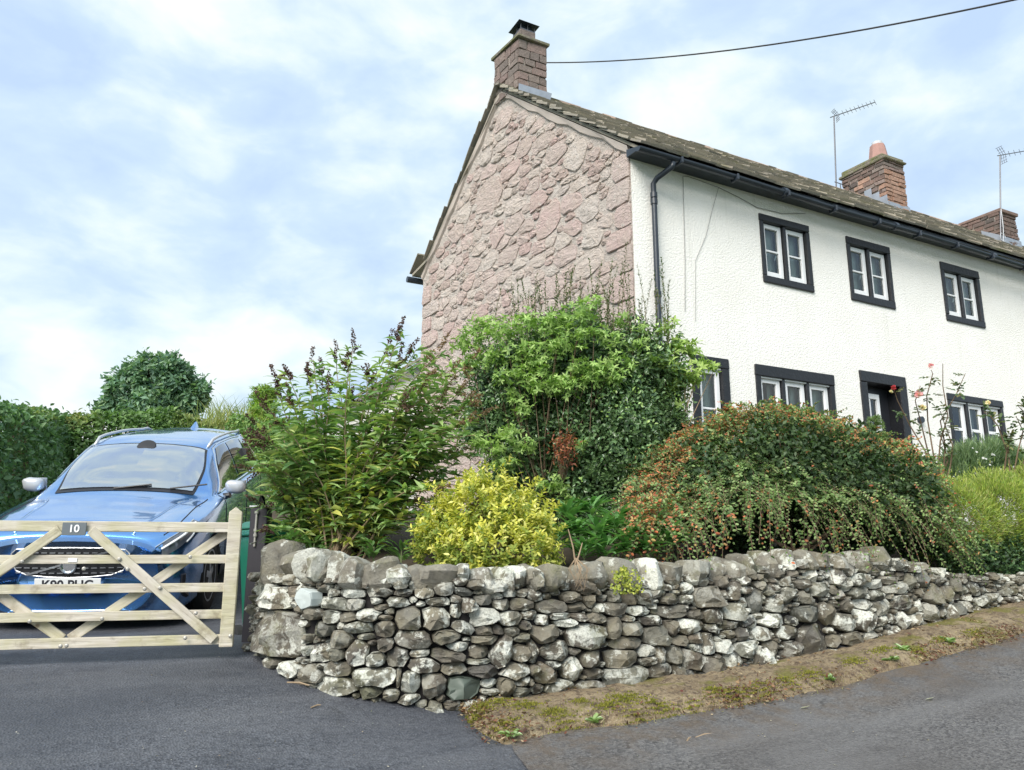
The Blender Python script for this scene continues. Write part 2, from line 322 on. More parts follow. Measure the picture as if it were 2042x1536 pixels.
class MB:                                   # collects shapes; build() links them as one mesh object
    def __init__(s, o=(0, 0, 0)): s.v = []; s.f = []; s.o = np.array(o, float)
    def add(s, v, f):
        b = len(s.v); s.v += [tuple(np.array(x, float)-s.o) for x in v]; s.f += [tuple(i+b for i in x) for x in f]; return s
    def box(s, a, b, jit=0.):
        x0, y0, z0 = a; x1, y1, z1 = b
        v = [(x0, y0, z0), (x1, y0, z0), (x1, y1, z0), (x0, y1, z0), (x0, y0, z1), (x1, y0, z1), (x1, y1, z1), (x0, y1, z1)]
        if jit: v = [np.array(p)+R.uniform(-jit, jit, 3) for p in v]
        return s.add(v, [(0, 3, 2, 1), (4, 5, 6, 7), (0, 1, 5, 4), (1, 2, 6, 5), (2, 3, 7, 6), (3, 0, 4, 7)])
    def hexa(s, v8): return s.add(v8, [(0, 3, 2, 1), (4, 5, 6, 7), (0, 1, 5, 4), (1, 2, 6, 5), (2, 3, 7, 6), (3, 0, 4, 7)])
    def bar(s, a, b, w, t, up=(0, 0, 1)):   # rectangular bar from a to b, width w along up, thickness t across
        a = np.array(a, float); b = np.array(b, float); d = b-a; d /= np.linalg.norm(d)
        u = np.array(up, float); u = u-d*(u@d); u /= np.linalg.norm(u); n = np.cross(d, u)
        v = [p+u*i*w/2+n*j*t/2 for p in (a, b) for i, j in ((-1, -1), (1, -1), (1, 1), (-1, 1))]
        return s.add(v, [(0, 1, 2, 3), (7, 6, 5, 4), (0, 4, 5, 1), (1, 5, 6, 2), (2, 6, 7, 3), (3, 7, 4, 0)])
    def tube(s, pts, r, n=6, cap=True):
        pts = [np.array(p, float) for p in pts]; m = len(pts); rs = r if isinstance(r, (list, tuple, np.ndarray)) else [r]*m
        v = []; f = []; u = None
        for i, p in enumerate(pts):
            d = pts[min(i+1, m-1)]-pts[max(i-1, 0)]; d = d/(np.linalg.norm(d)+1e-9)
            if u is None: u = np.cross(d, (0, 0, 1.)) if abs(d[2]) < .9 else np.cross(d, (1., 0, 0))
            u = u-d*(u@d); u /= np.linalg.norm(u)+1e-9; q = np.cross(d, u)
            v += [p+rs[i]*(math.cos(2*math.pi*j/n)*u+math.sin(2*math.pi*j/n)*q) for j in range(n)]
        for i in range(m-1):
            for j in range(n): f.append((i*n+j, i*n+(j+1) % n, (i+1)*n+(j+1) % n, (i+1)*n+j))
        if cap: f += [tuple(range(n-1, -1, -1)), tuple(range((m-1)*n, m*n))]
        return s.add(v, f)
    def lathe(s, prof, c, n=20, axis=(0, 0, 1), xdir=None):
        ax = np.array(axis, float); ax /= np.linalg.norm(ax); u = np.cross(ax, (0, 0, 1.)) if abs(ax[2]) < .9 else np.cross(ax, (1., 0, 0)); u /= np.linalg.norm(u); q = np.cross(ax, u)
        c = np.array(c, float); v = []; f = []
        for r, h in prof: v += [c+ax*h+r*(math.cos(2*math.pi*j/n)*u+math.sin(2*math.pi*j/n)*q) for j in range(n)]
        for i in range(len(prof)-1):
            for j in range(n): f.append((i*n+j, i*n+(j+1) % n, (i+1)*n+(j+1) % n, (i+1)*n+j))
        f += [tuple(range(n-1, -1, -1)), tuple(range((len(prof)-1)*n, len(prof)*n))]
        return s.add(v, f)
    def build(s, name, mat, parent=None, smooth=False, bevel=0., loc=None, seg=2):
        me = pymesh(name, s.v, s.f); o = link(name, me, mat, parent, loc if loc is not None else (s.o if parent is None else None), smooth)
        if bevel:
            m = o.modifiers.new('bevel', 'BEVEL'); m.width = bevel; m.segments = seg; m.limit_method = 'ANGLE'
        return o
def rel(parent, p):  # world point -> local of an unrotated parent
    return np.array(p, float)-np.array(parent.location)

def beam(name, a, b, w, t, mat, parent, bevel=.004, up=(0, 0, 1)):
    """a sawn length of timber with its own origin and its grain along local x"""
    from mathutils import Matrix
    a = np.array(a, float); b = np.array(b, float); L = np.linalg.norm(b-a); d = (b-a)/L
    u = np.array(up, float); u = u-d*(u@d); u /= np.linalg.norm(u); n = np.cross(u, d)
    m = MB().box((-L/2, -t/2, -w/2), (L/2, t/2, w/2)); o = m.build(name, mat, parent, bevel=bevel)
    c = (a+b)/2
    o.matrix_local = Matrix(((d[0], n[0], u[0], c[0]), (d[1], n[1], u[1], c[1]), (d[2], n[2], u[2], c[2]), (0, 0, 0, 1)))
    return o
# ------------------------------------------------------------------ ground levels (thin plate spline through surveyed points)
GP = np.array([(-5.6, -7.4, -2.0), (-3.65, -3.0, -1.50), (-4.78, -1.75, -1.23), (-6.3, -1.4, -1.23), (-9, -1.2, -1.22), (-4.73, .98, -1.10), (-6.25, 1.49, -1.10),
    (-3.85, 3.64, -.49), (-5.37, 4.15, -.49), (-3.4, 6.5, 0.0), (-7.5, 6.5, 0.0), (-8.5, 2.5, -.8), (-9, -4.5, -1.65), (-2.2, -3.4, -1.50), (-1.16, -3.45, -1.47), (-.2, -3.45, -1.36), (1.24, -3.45, -1.22), (2.6, -3.5, -1.08), (4.5, -3.5, -.9), (8, -3.6, -.6),
    (-1, -7.4, -1.85), (4, -7.4, -1.55), (9, -7.4, -1.15), (-9, -8, -2.1), (-2.6, -.5, -1.0), (-4.5, -.3, -1.16), (14, -4, -.2)])
def _tps(r): return r*r*np.log(r+1e-9)
_A = np.zeros((len(GP)+3,)*2); _d = np.linalg.norm(GP[:, None, :2]-GP[None, :, :2], axis=2)
_A[:-3, :-3] = _tps(_d)+.02*np.eye(len(GP)); _A[:-3, -3] = 1; _A[:-3, -2:] = GP[:, :2]; _A[-3, :-3] = 1; _A[-2:, :-3] = GP[:, :2].T
_w = np.linalg.solve(_A, np.r_[GP[:, 2], 0, 0, 0])
def gz(x, y):
    x = np.asarray(x, float); y = np.asarray(y, float); r = np.sqrt((x[..., None]-GP[:, 0])**2+(y[..., None]-GP[:, 1])**2)
    return _tps(r)@_w[:-3]+_w[-3]+_w[-2]*x+_w[-1]*y
def ghit(px, py, dz=0.):
    z = -1.4
    for _ in range(12): P = onz(px, py, z); z = float(gz(P[0], P[1]))+dz
    return P
def gridmesh(name, xs, ys, zf, keep=None):
    X, Y = np.meshgrid(xs, ys, indexing='ij'); Z = zf(X, Y); v = np.stack([X, Y, Z], 2).reshape(-1, 3); m = len(ys); f = []
    for i in range(len(xs)-1):
        for j in range(m-1): f.append((i*m+j, (i+1)*m+j, (i+1)*m+j+1, i*m+j+1))
    return pymesh(name, v, f)
def vnoise(x, y, s, seed=0):
    """cheap smooth noise"""
    q = np.random.RandomState(seed); o = 0
    for _ in range(6):
        a = q.uniform(0, 2*math.pi); p = q.uniform(0, 6.28); k = s*q.uniform(.6, 1.6); o = o+np.sin((x*math.cos(a)+y*math.sin(a))*k+p)
    return o/6
# far ground sheet, driveway and road
v = []; f = []
rr = [0, 10, 20, 45, 120, 400, 1500]; na = 40
v.append((-2, -1, -2.4))
for r_ in rr[1:]:
    for i in range(na):
        a = 2*math.pi*i/na; x, y = -2+r_*math.cos(a), -1+r_*math.sin(a); v.append((x, y, -2.4 if r_ < 11 else -2.0-min(r_, 120)*.004))
for i in range(na): f.append((0, 1+i, 1+(i+1) % na))
for k_ in range(len(rr)-2):
    for i in range(na): b0 = 1+k_*na; b1 = b0+na; f.append((b0+i, b1+i, b1+(i+1) % na, b0+(i+1) % na))
tag(link('ground', pymesh('ground', v, f), 'grass_far'), 'grassy ground reaching to the horizon', 'ground', kind='structure')
o = link('driveway', gridmesh('driveway', np.linspace(-13, 3, 97), np.linspace(-11, 11, 133), lambda x, y: gz(x, np.clip(y, -9, 8))+.012*vnoise(x, y, 2.2, 3)+.004*vnoise(x, y, 9, 5)), 'tarmac_drive', smooth=True); tag(o, 'dark tarmac driveway rising under the gate and car', 'driveway', kind='structure')

# verge edge towards the road, surveyed
EDGE = [(905, 1409), (922, 1432), (930, 1452), (960, 1470), (1000, 1489), (1030, 1484), (1090, 1470), (1160, 1462), (1238, 1456), (1300, 1446), (1370, 1436), (1432, 1425), (1520, 1407), (1643, 1382), (1740, 1355), (1822, 1330), (1930, 1303), (2042, 1272)]
EP = np.array([ghit(*p) if p[0] < 1500 else onplane(*p, (0, -3.45, 0), (0, 1, 0)) for p in EDGE]); EP = np.vstack([EP, [(3.2, -3.48, 0), (8, -3.6, 0), (14, -3.7, 0)]])
EP[:, 2] = gz(EP[:, 0], EP[:, 1])
def edge_y(x): return np.interp(x, EP[4:, 0], EP[4:, 1])
# road: strip south of the verge edge, sheet 4 mm above the driveway, its west joint running to the camera
x0 = EP[4, 0]-.02; us = np.linspace(0, 1, 90); vs = np.linspace(0, 1, 40); v = []; f = []
for u_ in us:
    for q in vs:
        yn = 0; xx = x0+(18-x0)*u_**1.6
        y1 = edge_y(xx)+.06; y0 = -11.; y = y1+(y0-y1)*q**1.3
        wob = .05*math.sin(y*5.1)+.03*math.sin(y*11.3)+.10*math.sin(y*1.7)
        x = xx+(1-u_)**6*(wob+(y-EP[4, 1])*.05)
        v.append((x, y, float(gz(x, np.clip(y, -9, 8)))+.012*vnoise(x, y, 2.2, 3)+.004*vnoise(x, y, 9, 5)+.006))
for i in range(len(us)-1):
    for j in range(len(vs)-1): f.append((i*40+j, i*40+j+1, (i+1)*40+j+1, (i+1)*40+j))
tag(link('road', pymesh('road', v, f), 'tarmac_road', smooth=True), 'grey worn tarmac road below the verge', 'road', kind='structure')

# ------------------------------------------------------------------ dry stone wall: path, survey, stones
BPX = [(489, 1293, -1.20), (513, 1311, -1.225), (565, 1338, -1.27), (592, 1355, -1.295), (638, 1371, -1.33), (711, 1384, -1.36), (796, 1398, -1.40), (875, 1406, -1.43)]
WP = np.array([onz(x, y, z) for x, y, z in BPX]+[(-3.55, -2.86, -1.44), (-2.99, -2.89, -1.42), (-2.2, -2.88, -1.39), (-1.28, -2.88, -1.36), (-.24, -2.88, -1.29), (.63, -2.88, -1.17), (1.57, -2.89, -1.05), (2.1, -2.93, -1.0), (2.7, -2.98, -.93)])
SL = np.r_[0, np.cumsum(np.linalg.norm(np.diff(WP[:, :2], axis=0), axis=1))]
def wxy(s): return np.array([np.interp(s, SL, WP[:, 0]), np.interp(s, SL, WP[:, 1])])
def wbase(s): return np.interp(s, SL, WP[:, 2])
def wtan(s): t = wxy(min(s+.2, SL[-1]))-wxy(max(s-.2, 0)); return t/np.linalg.norm(t)
SS = np.linspace(0, SL[-1], 900); SXY = np.array([wxy(s) for s in SS])
BAT = .05                                   # the face leans back
def wall_sz(px, py):
    z = -1.
    for _ in range(6):
        P = np.c_[SXY, np.full(len(SS), z)]; d = P-CAMP; k_ = d@FW; x = 1021+FPX*(d@RT)/k_
        i = int(np.argmin(abs(x-px))); dep = k_[i]; z = (CAMP+dep*ray(px, py))[2]
    return SS[i], z, dep
def wpos(s, z, h=0.):
    t = wtan(s); n = np.array([t[1], -t[0]]); p = wxy(s)-n*BAT*(z-wbase(s)); return np.array([p[0]+n[0]*h, p[1]+n[1]*h, z])
def crop(off, sc_, L): return [((a/sc_+off[0]), (b_/sc_+off[1]), c_/sc_, d_/sc_) for a, b_, c_, d_ in L]
STN = crop((480, 1050), 3.2935, [(230,720,420,320),(190,470,320,140),(590,510,200,80),(740,510,90,70),(450,575,110,60),(565,600,120,100),(690,605,110,60),(835,590,130,80),(915,535,90,40),(940,605,100,40),(1105,620,180,140),(1290,610,200,160),(1420,560,70,80),(1460,670,140,80),(1520,520,90,80),(1610,600,190,110),(520,680,140,90),(640,750,150,130),(760,670,180,90),(935,675,135,105),(810,725,110,50),(940,780,130,80),(1135,745,240,130),(1350,720,210,90),(1430,800,140,80),(1620,685,100,70),(1700,680,70,60),(1790,610,150,90),(1800,690,90,60),(1630,750,170,60),(510,830,140,110),(620,840,100,90),(760,840,160,160),(850,770,70,40),(1170,835,140,60),(1370,850,240,90),(1570,825,130,90),(1720,840,140,180),(1880,835,190,130),(640,935,170,100),(870,880,130,100),(1030,860,140,130),(1205,915,220,100),(1400,935,160,90),(1560,890,150,40),(1600,950,190,90),(1830,950,200,120),(200,880,170,90),(330,930,140,100),(450,970,130,100),(870,990,290,130),(1110,1025,140,160),(1040,1000,40,150),(1280,1040,180,140),(1640,1035,90,60),(1640,1085,110,40),(1750,1050,100,110),(1870,1020,130,70),(630,1045,230,100),(850,1085,160,80),(985,1105,110,70),(1115,1130,120,60),(1320,1130,60,60),(1400,1175,130,50),(1860,520,150,70),(1740,520,110,70),(1300,500,150,60),(1040,500,120,60)])
STN += crop((1050, 1050), 3.403, [(150,740,160,110),(400,750,250,180),(600,700,90,130),(735,695,160,90),(680,795,250,80),(900,740,180,120),(1050,780,110,60),(1250,800,100,160),(1350,820,140,80),(1150,830,100,60),(1160,760,120,70),(990,690,90,90),(1120,680,170,90),(1270,690,100,60),(1380,670,110,60),(50,860,110,150),(225,850,210,150),(340,850,70,60),(450,900,160,110),(650,900,220,130),(810,850,110,80),(920,880,80,110),(1020,870,100,110),(1130,900,130,130),(830,910,90,70),(150,1000,160,140),(320,970,160,150),(460,1000,110,80),(190,950,100,80),(60,980,70,80),(30,1060,80,60),(240,1090,190,100),(430,1080,200,60),(680,1020,310,130),(920,980,180,90),(1040,980,50,80),(1105,1000,50,60),(1270,950,150,150),(1410,920,110,110),(1600,890,130,130),(1500,830,150,100),(1240,480,200,140),(1430,440,120,120),(1570,510,110,150),(1710,520,120,120),(1790,470,80,100),(1900,480,90,80),(1420,575,140,110),(1280,610,120,100),(1170,600,80,60),(1010,580,220,80),(1530,640,110,70),(1690,640,200,80),(1610,730,120,90),(1790,720,210,90),(780,580,170,60),(870,640,170,60),(710,625,100,50),(480,630,130,60),(610,560,170,70),(290,655,150,60),(360,620,90,50),(360,545,110,60),(190,550,200,70),(230,610,130,50),(490,550,50,50),(1000,500,130,60),(1110,490,70,60),(1480,740,100,80),(1960,770,260,220),(1810,840,130,110),(1680,830,110,90)])
STN += crop((1500, 950), 2.793, [(525,815,120,100),(640,800,110,120),(560,900,120,70),(670,890,90,40),(320,770,160,80),(430,760,80,110),(540,720,90,80),(600,650,90,50),(640,720,110,60),(720,740,60,70),(765,720,40,70),(850,800,80,100),(780,795,60,50),(730,800,50,60),(840,700,130,70),(930,720,40,50),(1020,660,110,100),(1100,650,90,80),(990,760,80,90),(920,800,60,60),(1060,760,60,60),(1115,760,60,90),(1160,745,60,50),(1200,720,60,60),(1210,680,80,50),(940,650,60,40),(880,590,60,70),(810,620,150,60),(700,660,50,50),(590,575,80,60),(690,600,100,50),(770,580,110,50),(970,570,80,80),(1060,580,60,50),(1140,600,60,70),(1180,630,60,60),(1250,630,90,70),(360,550,80,70),(290,600,90,50),(500,560,110,80),(390,630,90,70),(1280,700,70,50)])
COPE = crop((480, 1050), 3.2935, [(135,245,130,265),(250,255,130,260),(370,250,120,210),(460,265,110,190),(575,275,130,190),(715,300,230,200),(890,310,240,200),(1020,335,200,160),(1155,345,160,160),(1310,350,280,175),(1490,320,100,130),(1610,360,180,160),(1765,360,120,160),(1855,340,90,140),(1950,350,130,160)])
COPE += crop((1050, 1050), 3.403, [(70,350,140,160),(240,345,195,180),(475,345,215,180),(715,335,245,215),(905,330,130,210),(1035,320,135,150),(1205,320,205,170),(1355,315,130,160),(1475,290,145,160),(1575,255,120,120),(1690,255,180,170)])
COPE += crop((1500, 950), 2.793, [(260,465,95,110),(345,465,90,105),(430,470,90,100),(520,478,100,95),(645,475,120,105),(765,455,115,120),(870,500,95,80),(975,520,100,70),(1080,545,95,60),(1170,565,85,55)])
PALE = crop((480, 1050), 3.2935, [(435, 475, 125, 130)])[0]
GRN = crop((480, 1050), 3.2935, [(1460, 1060, 215, 150)])[0]
seeds = []                                  # s, z, w, h
def px_seed(p): s, z, d = wall_sz(p[0], p[1]); return (s, z, p[2]*d/FPX*1.0, p[3]*d/FPX)
for p in STN+[GRN]: seeds.append(px_seed(p))
copes = [px_seed(p) for p in COPE]
cS = np.array([c[0] for c in copes]); cB = np.array([c[1]-c[3]/2 for c in copes]); cT = np.array([c[1]+c[3]/2 for c in copes]); _o = np.argsort(cS)
def cope_bot(s): return np.interp(s, cS[_o], cB[_o])
def cope_top(s): return np.interp(s, cS[_o], cT[_o])
nbig = len(seeds)
# the foreshortened curve at the gate end is narrower in the picture: stretch those stones along the wall
seeds = [(s, z, w_*(1.0/max(.45, abs(wtan(s)@RT[:2])) if s < 1.2 else 1.08), h_*1.04) for s, z, w_, h_ in seeds]
sa = np.array(seeds)
# fill the gaps with small pinnings
for it in range(9000):
    s = R.uniform(.05, SL[-1]-.3); zb = wbase(s)-.03; zt = cope_bot(s)+.05
    if zt-zb < .06: continue
    z = R.uniform(zb, zt); w_ = R.uniform(.05, .13); h_ = w_*R.uniform(.45, .8)
    a = np.array(seeds); dd = (np.abs((a[:, 0]-s)/(a[:, 2]/2+w_*.36))**2.4+np.abs((a[:, 1]-z)/(a[:, 3]/2+h_*.36))**2.4)
    if dd.min() > 1: seeds.append((s, z, w_, h_))
sa = np.array(seeds)
def outlines(sa, gap, maxr, nang=18, p=3.4):
    rr = np.linspace(.3, maxr, 34); out = []
    for i, (s, z, w_, h_) in enumerate(sa):
        th = np.linspace(0, 2*math.pi, nang, endpoint=False)+R.uniform(-.16, .16, nang); su = (np.abs(np.cos(th))**p+np.abs(np.sin(th))**p)**(1/p)
        nb = [j for j in np.nonzero((abs(sa[:, 0]-s) < (sa[:, 2]+w_)*.8) & (abs(sa[:, 1]-z) < (sa[:, 3]+h_)*.8))[0] if j != i]
        rad = np.full(nang, maxr)/su
        if nb:
            nbv = sa[nb]; X = np.cos(th)[:, None]*rr*w_/2; Z = np.sin(th)[:, None]*rr*h_/2
            own = su[:, None]*rr
            ot = ((np.abs((X[..., None]+s-nbv[:, 0])/(nbv[:, 2]/2))**p+np.abs((Z[..., None]+z-nbv[:, 1])/(nbv[:, 3]/2))**p)**(1/p)).min(2)
            bad = own+gap/min(w_, h_)*2 > ot
            for a in range(nang):
                bi = np.nonzero(bad[a])[0]
                if len(bi): rad[a] = min(rad[a], rr[max(bi[0]-1, 0)])
        rad = .86*rad+.07*(np.roll(rad, 1)+np.roll(rad, -1))
        q1, q2 = R.uniform(0, 6.28, 2); rad *= 1+R.uniform(-.05, .05, nang)-.07*np.maximum(0, np.cos(2*th+q1))-.06*np.maximum(0, np.cos(3*th+q2))
        out.append(np.c_[np.cos(th)*rad*w_/2, np.sin(th)*rad*h_/2])
    return out
def stone(o2, bulge, rng, chops=3, back=-.07, rough=.12, prof=((1., .12), (.975, .62), (.89, .90), (.5, 1.))):
    """front-bulged stone over an outline; returns local (x, z, height) verts and faces"""
    n = len(o2); v = []; rad = np.linalg.norm(o2, axis=1).mean(); tx, tz = rng.uniform(-.35, .35, 2)*bulge/rad
    pl = [(rng.uniform(0, 6.28), rng.uniform(.35, .9), rng.uniform(.5, .95)) for _ in range(chops)]
    v += [(x*1.0, z*1.0, back) for x, z in o2]
    for fr, hh in prof:
        for x, z in o2*fr:
            h = hh*bulge+(tx*x+tz*z)*hh
            for a, sl, c0 in pl:
                h = min(h, bulge*c0-(x*math.cos(a)+z*math.sin(a))*sl*bulge/rad*1.5+bulge*.12)
            h += rng.uniform(-rough, rough)*bulge*(.4 if fr == 1. else 1.)
            v.append((x*(1+rng.uniform(-.02, .02)), z*(1+rng.uniform(-.02, .02)), h))
    v.append((0, 0, min(bulge*1.02, bulge)))
    f = []; m = len(prof)+1
    for k_ in range(m-1):
        for j in range(n): f.append((k_*n+j, k_*n+(j+1) % n, (k_+1)*n+(j+1) % n, (k_+1)*n+j))
    c_ = len(v)-1
    for j in range(n): f.append(((m-1)*n+j, (m-1)*n+(j+1) % n, c_))
    return np.array(v), f
def wall_frame(s): t = wtan(s); return np.array([t[0], t[1], 0]), np.array([-t[1]*BAT*-1, 0, 1.]), np.array([t[1], -t[0], 0.])
wall = empty('dry_stone_wall', wpos(SL[-1]/2, wbase(SL[-1]/2)), 'low curved dry stone garden wall of lichen-spotted rubble with boulder coping', 'wall')
WL = np.array(wall.location)
# core behind the face, coloured near-black to paint shade between the stones
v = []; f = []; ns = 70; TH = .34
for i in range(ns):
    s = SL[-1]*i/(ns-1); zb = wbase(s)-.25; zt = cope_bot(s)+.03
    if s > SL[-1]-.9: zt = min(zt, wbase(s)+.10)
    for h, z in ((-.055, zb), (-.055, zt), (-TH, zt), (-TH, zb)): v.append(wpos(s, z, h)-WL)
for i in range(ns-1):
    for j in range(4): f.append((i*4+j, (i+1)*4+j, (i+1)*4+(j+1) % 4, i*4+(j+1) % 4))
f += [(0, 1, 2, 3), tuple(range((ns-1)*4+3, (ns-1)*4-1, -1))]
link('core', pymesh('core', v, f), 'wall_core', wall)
ol = outlines(sa, .0035, 1.42, 13)
area = sa[:, 2]*sa[:, 3]; keepers = set(range(nbig)) | set(np.argsort(-area)[:285])
small = MB(WL)
for i, (s, z, w_, h_) in enumerate(sa):
    o2 = ol[i]
    if z-h_*.5 > cope_bot(s)+.06: continue
    bulge = np.clip(.26*min(w_, h_)+.024, .028, .09)*R.uniform(.8, 1.3)
    big = i in keepers
    v, f = stone(o2, bulge, R, 4 if big else 3, rough=.2)
    t, u, n = wall_frame(s); c0 = wpos(s, z, R.uniform(-.022, .018) if big else R.uniform(-.045, -.012))
    tilt = np.array([0, 0, 1.])+n*-BAT
    P = c0+v[:, :1]*t+v[:, 1:2]*tilt+v[:, 2:]*n
    if big:
        o = link('stone', pymesh('stone', P-c0, f), 'green_slate_stone' if i == nbig-1 else 'rubble_stone', wall, c0-WL, smooth=True); o.data.set_sharp_from_angle(angle=.55)
        if i == nbig-1: o['label'] = 'smooth dark green stone low in the wall'
    else: small.add(P, f)
o = small.build('small_stones', 'rubble_small', wall, smooth=True); o['kind'] = 'stuff'; o.data.set_sharp_from_angle(angle=.55)
# pale slab fixed on the wall face
s, z, d = wall_sz(PALE[0], PALE[1]); t, u, n = wall_frame(s); q = []
for a, rd in zip(np.linspace(0, 6.28, 11)[:-1], (.95, 1.08, .85, 1.05, 1., 1.05, .95, 1.05, .9, 1.05)):
    q.append((math.cos(a)*rd*PALE[2]*d/FPX*.62, math.sin(a)*rd*PALE[3]*d/FPX*.52))
v, f = stone(np.array(q), .03, R, 0, rough=.05, prof=((1., .5), (.95, .9), (.5, 1.))); c0 = wpos(s, z, .03)
o = link('slab', pymesh('slab', c0+v[:, :1]*t+v[:, 1:2]*np.array([0, 0, 1.])+v[:, 2:]*n-WL, f), 'pale_slate', wall); o['label'] = 'pale blue-grey slab set in the wall near the gate'
def boulder(w_, d_, h_, rng, chops=9, e=.55, rough=.06):
    v = []; f = []; nu, nv = 14, 9
    pl = []
    for _ in range(chops):
        a = rng.normal(size=3); a /= np.linalg.norm(a); pl.append((a, rng.uniform(.60, .88)))
    ph = rng.uniform(0, 6.28, 6)
    sg = lambda c: math.copysign(abs(c)**e, c)
    for j in range(nv):
        la = -math.pi/2+math.pi*j/(nv-1)
        for i in range(nu):
            lo = 2*math.pi*i/nu
            p = np.array([sg(math.cos(la))*sg(math.cos(lo)), sg(math.cos(la))*sg(math.sin(lo)), sg(math.sin(la))])
            p *= 1+.07*math.sin(3*p[0]+ph[0])*math.cos(2.5*p[2]+ph[1])+.05*math.sin(6*p[1]+ph[2]+4*p[2])+rng.uniform(-rough, rough)*abs(math.cos(la))
            for a, c in pl:
                k_ = p@a-c*1.05
                if k_ > 0: p = p-a*k_*.85
            v.append(p*np.array([w_/2, d_/2, h_/2]))
    for j in range(nv-1):
        for i in range(nu): f.append((j*nu+i, j*nu+(i+1) % nu, (j+1)*nu+(i+1) % nu, (j+1)*nu+i))
    return np.array(v), f
for (s, z, w_, h_) in copes:
    st = min(1.3, 1/max(.5, abs(wtan(s)@RT[:2]))) if s < 1.2 else 1.06
    v, f = boulder(w_*st*1.06, .36, h_*1.12, R)
    t, u, n = wall_frame(s); c0 = wpos(s, z, -.13)
    rot = R.uniform(-.10, .10); ca, sa_ = math.cos(rot), math.sin(rot)
    c0 = c0+n*R.uniform(-.03, .03); P = (v[:, :1]*ca-v[:, 2:]*sa_)*t+(v[:, :1]*sa_+v[:, 2:]*ca)*np.array([0, 0, 1.])-v[:, 1:2]*n
    link('coping_stone', pymesh('coping_stone', P, f), 'cope_stone', wall, c0-WL, smooth=True).data.set_sharp_from_angle(angle=.6)

# ------------------------------------------------------------------ verge mound between wall and road, garden bed behind the wall
v = []; f = []; nu, nv = 220, 26
sv = np.linspace(1.55, SL[-1], nu)
xs_e = np.r_[EP[:, 0]]; tt = np.linspace(0, 1, nu)
el = np.r_[0, np.cumsum(np.linalg.norm(np.diff(EP[:19, :2], axis=0), axis=1))]
for i in range(nu):
    if tt[i] < .86:
        q = tt[i]/.86; s = 1.95+(SL[-1]-1.95)*q**1.0; P0 = wpos(s, wbase(s), -.10); z0 = wbase(s)
        l_ = el[-1]*(q**1.15); P1 = np.array([np.interp(l_, el, EP[:19, j]) for j in range(3)])
    else:
        q = (tt[i]-.86)/.14; a0 = wpos(SL[-1], wbase(SL[-1]), -.1); P0 = a0+np.array([11*q, -.3*q, 0]); z0 = wbase(SL[-1])+float(gz(P0[0], P0[1]-.5)-gz(a0[0], a0[1]-.5)); x = EP[18, 0]+(14-EP[18, 0])*q; P1 = np.array([x, float(edge_y(x)), 0])
    for j in range(nv):
        b_ = j/(nv-1); P = P0*(1-b_)+P1*b_; g = float(gz(P[0], P[1])); bl = min(1., max(0, (1-b_)/.22)); bl = math.sin(bl*math.pi/2)**.8
        top = z0*(1-b_)+(g+.055)*b_
        z = (g-.03)*(1-bl)+top*bl+.016*vnoise(P[0], P[1], 9, 8)*bl+.012*vnoise(P[0], P[1], 26, 9)*min(1, bl*1.5)+R.uniform(-.006, .006)*min(1, bl*2)
        wob = .022*vnoise(P[0], P[1], 16, 11)*(b_ > .8)
        v.append((P[0]+wob, P[1]+wob, z))
for i in range(nu-1):
    for j in range(nv-1): f.append((i*nv+j, i*nv+j+1, (i+1)*nv+j+1, (i+1)*nv+j))
tag(link('verge', pymesh('verge', v, f), 'verge_earth', smooth=True), 'sandy brown mossy verge between the stone wall and the road', 'verge', kind='structure')
VERGE = np.array(v).reshape(nu, nv, 3)
# bed: from just behind the wall up to the house
v = []; f = []; nu, nv = 80, 14
def bed_z(x, y): return np.interp(y, [-3.0, -2.4, -1.2, 0, 3], [-.75, -.66, -.42, -.12, .0])+np.interp(x, [-5, -4, -2, 2, 5, 9], [-.25, -.06, 0, .05, .3, .5])*np.interp(y, [-3, -1, 0], [1, .6, 0])
for i in range(nu):
    q = i/(nu-1); s = SL[-1]*min(1, q/.62)
    if q < .62: P0 = wpos(s, wbase(s), -.30); z0 = cope_bot(s)-.02
    else: a0 = wpos(SL[-1], 0, -.05); P0 = a0+np.array([(q-.62)/.38*11, 0, 0]); z0 = float(gz(P0[0], -3.4))+.10
    x1 = np.interp(q, [0, .1, .2, .62, 1], [-4.3, -3.6, -2.9, 2.6, 13.4]); y1 = np.interp(q, [0, .1, .2, .25, 1], [1.2, 1.4, 1.0, .05, .05]); P1 = np.array([x1, y1, 0])
    for j in range(nv):
        b_ = j/(nv-1); P = P0*(1-b_)+P1*b_; z = z0*(1-min(1, b_*3))+float(bed_z(P[0], P[1]))*min(1, b_*3)+.02*vnoise(P[0], P[1], 8, 4)
        v.append((P[0], P[1], z))
for i in range(nu-1):
    for j in range(nv-1): f.append((i*nv+j, (i+1)*nv+j, (i+1)*nv+j+1, i*nv+j+1))
tag(link('garden_ground', pymesh('garden_ground', v, f), 'ground_soil', smooth=True), 'bare soil of the raised garden bed behind the wall', 'garden bed', kind='structure')
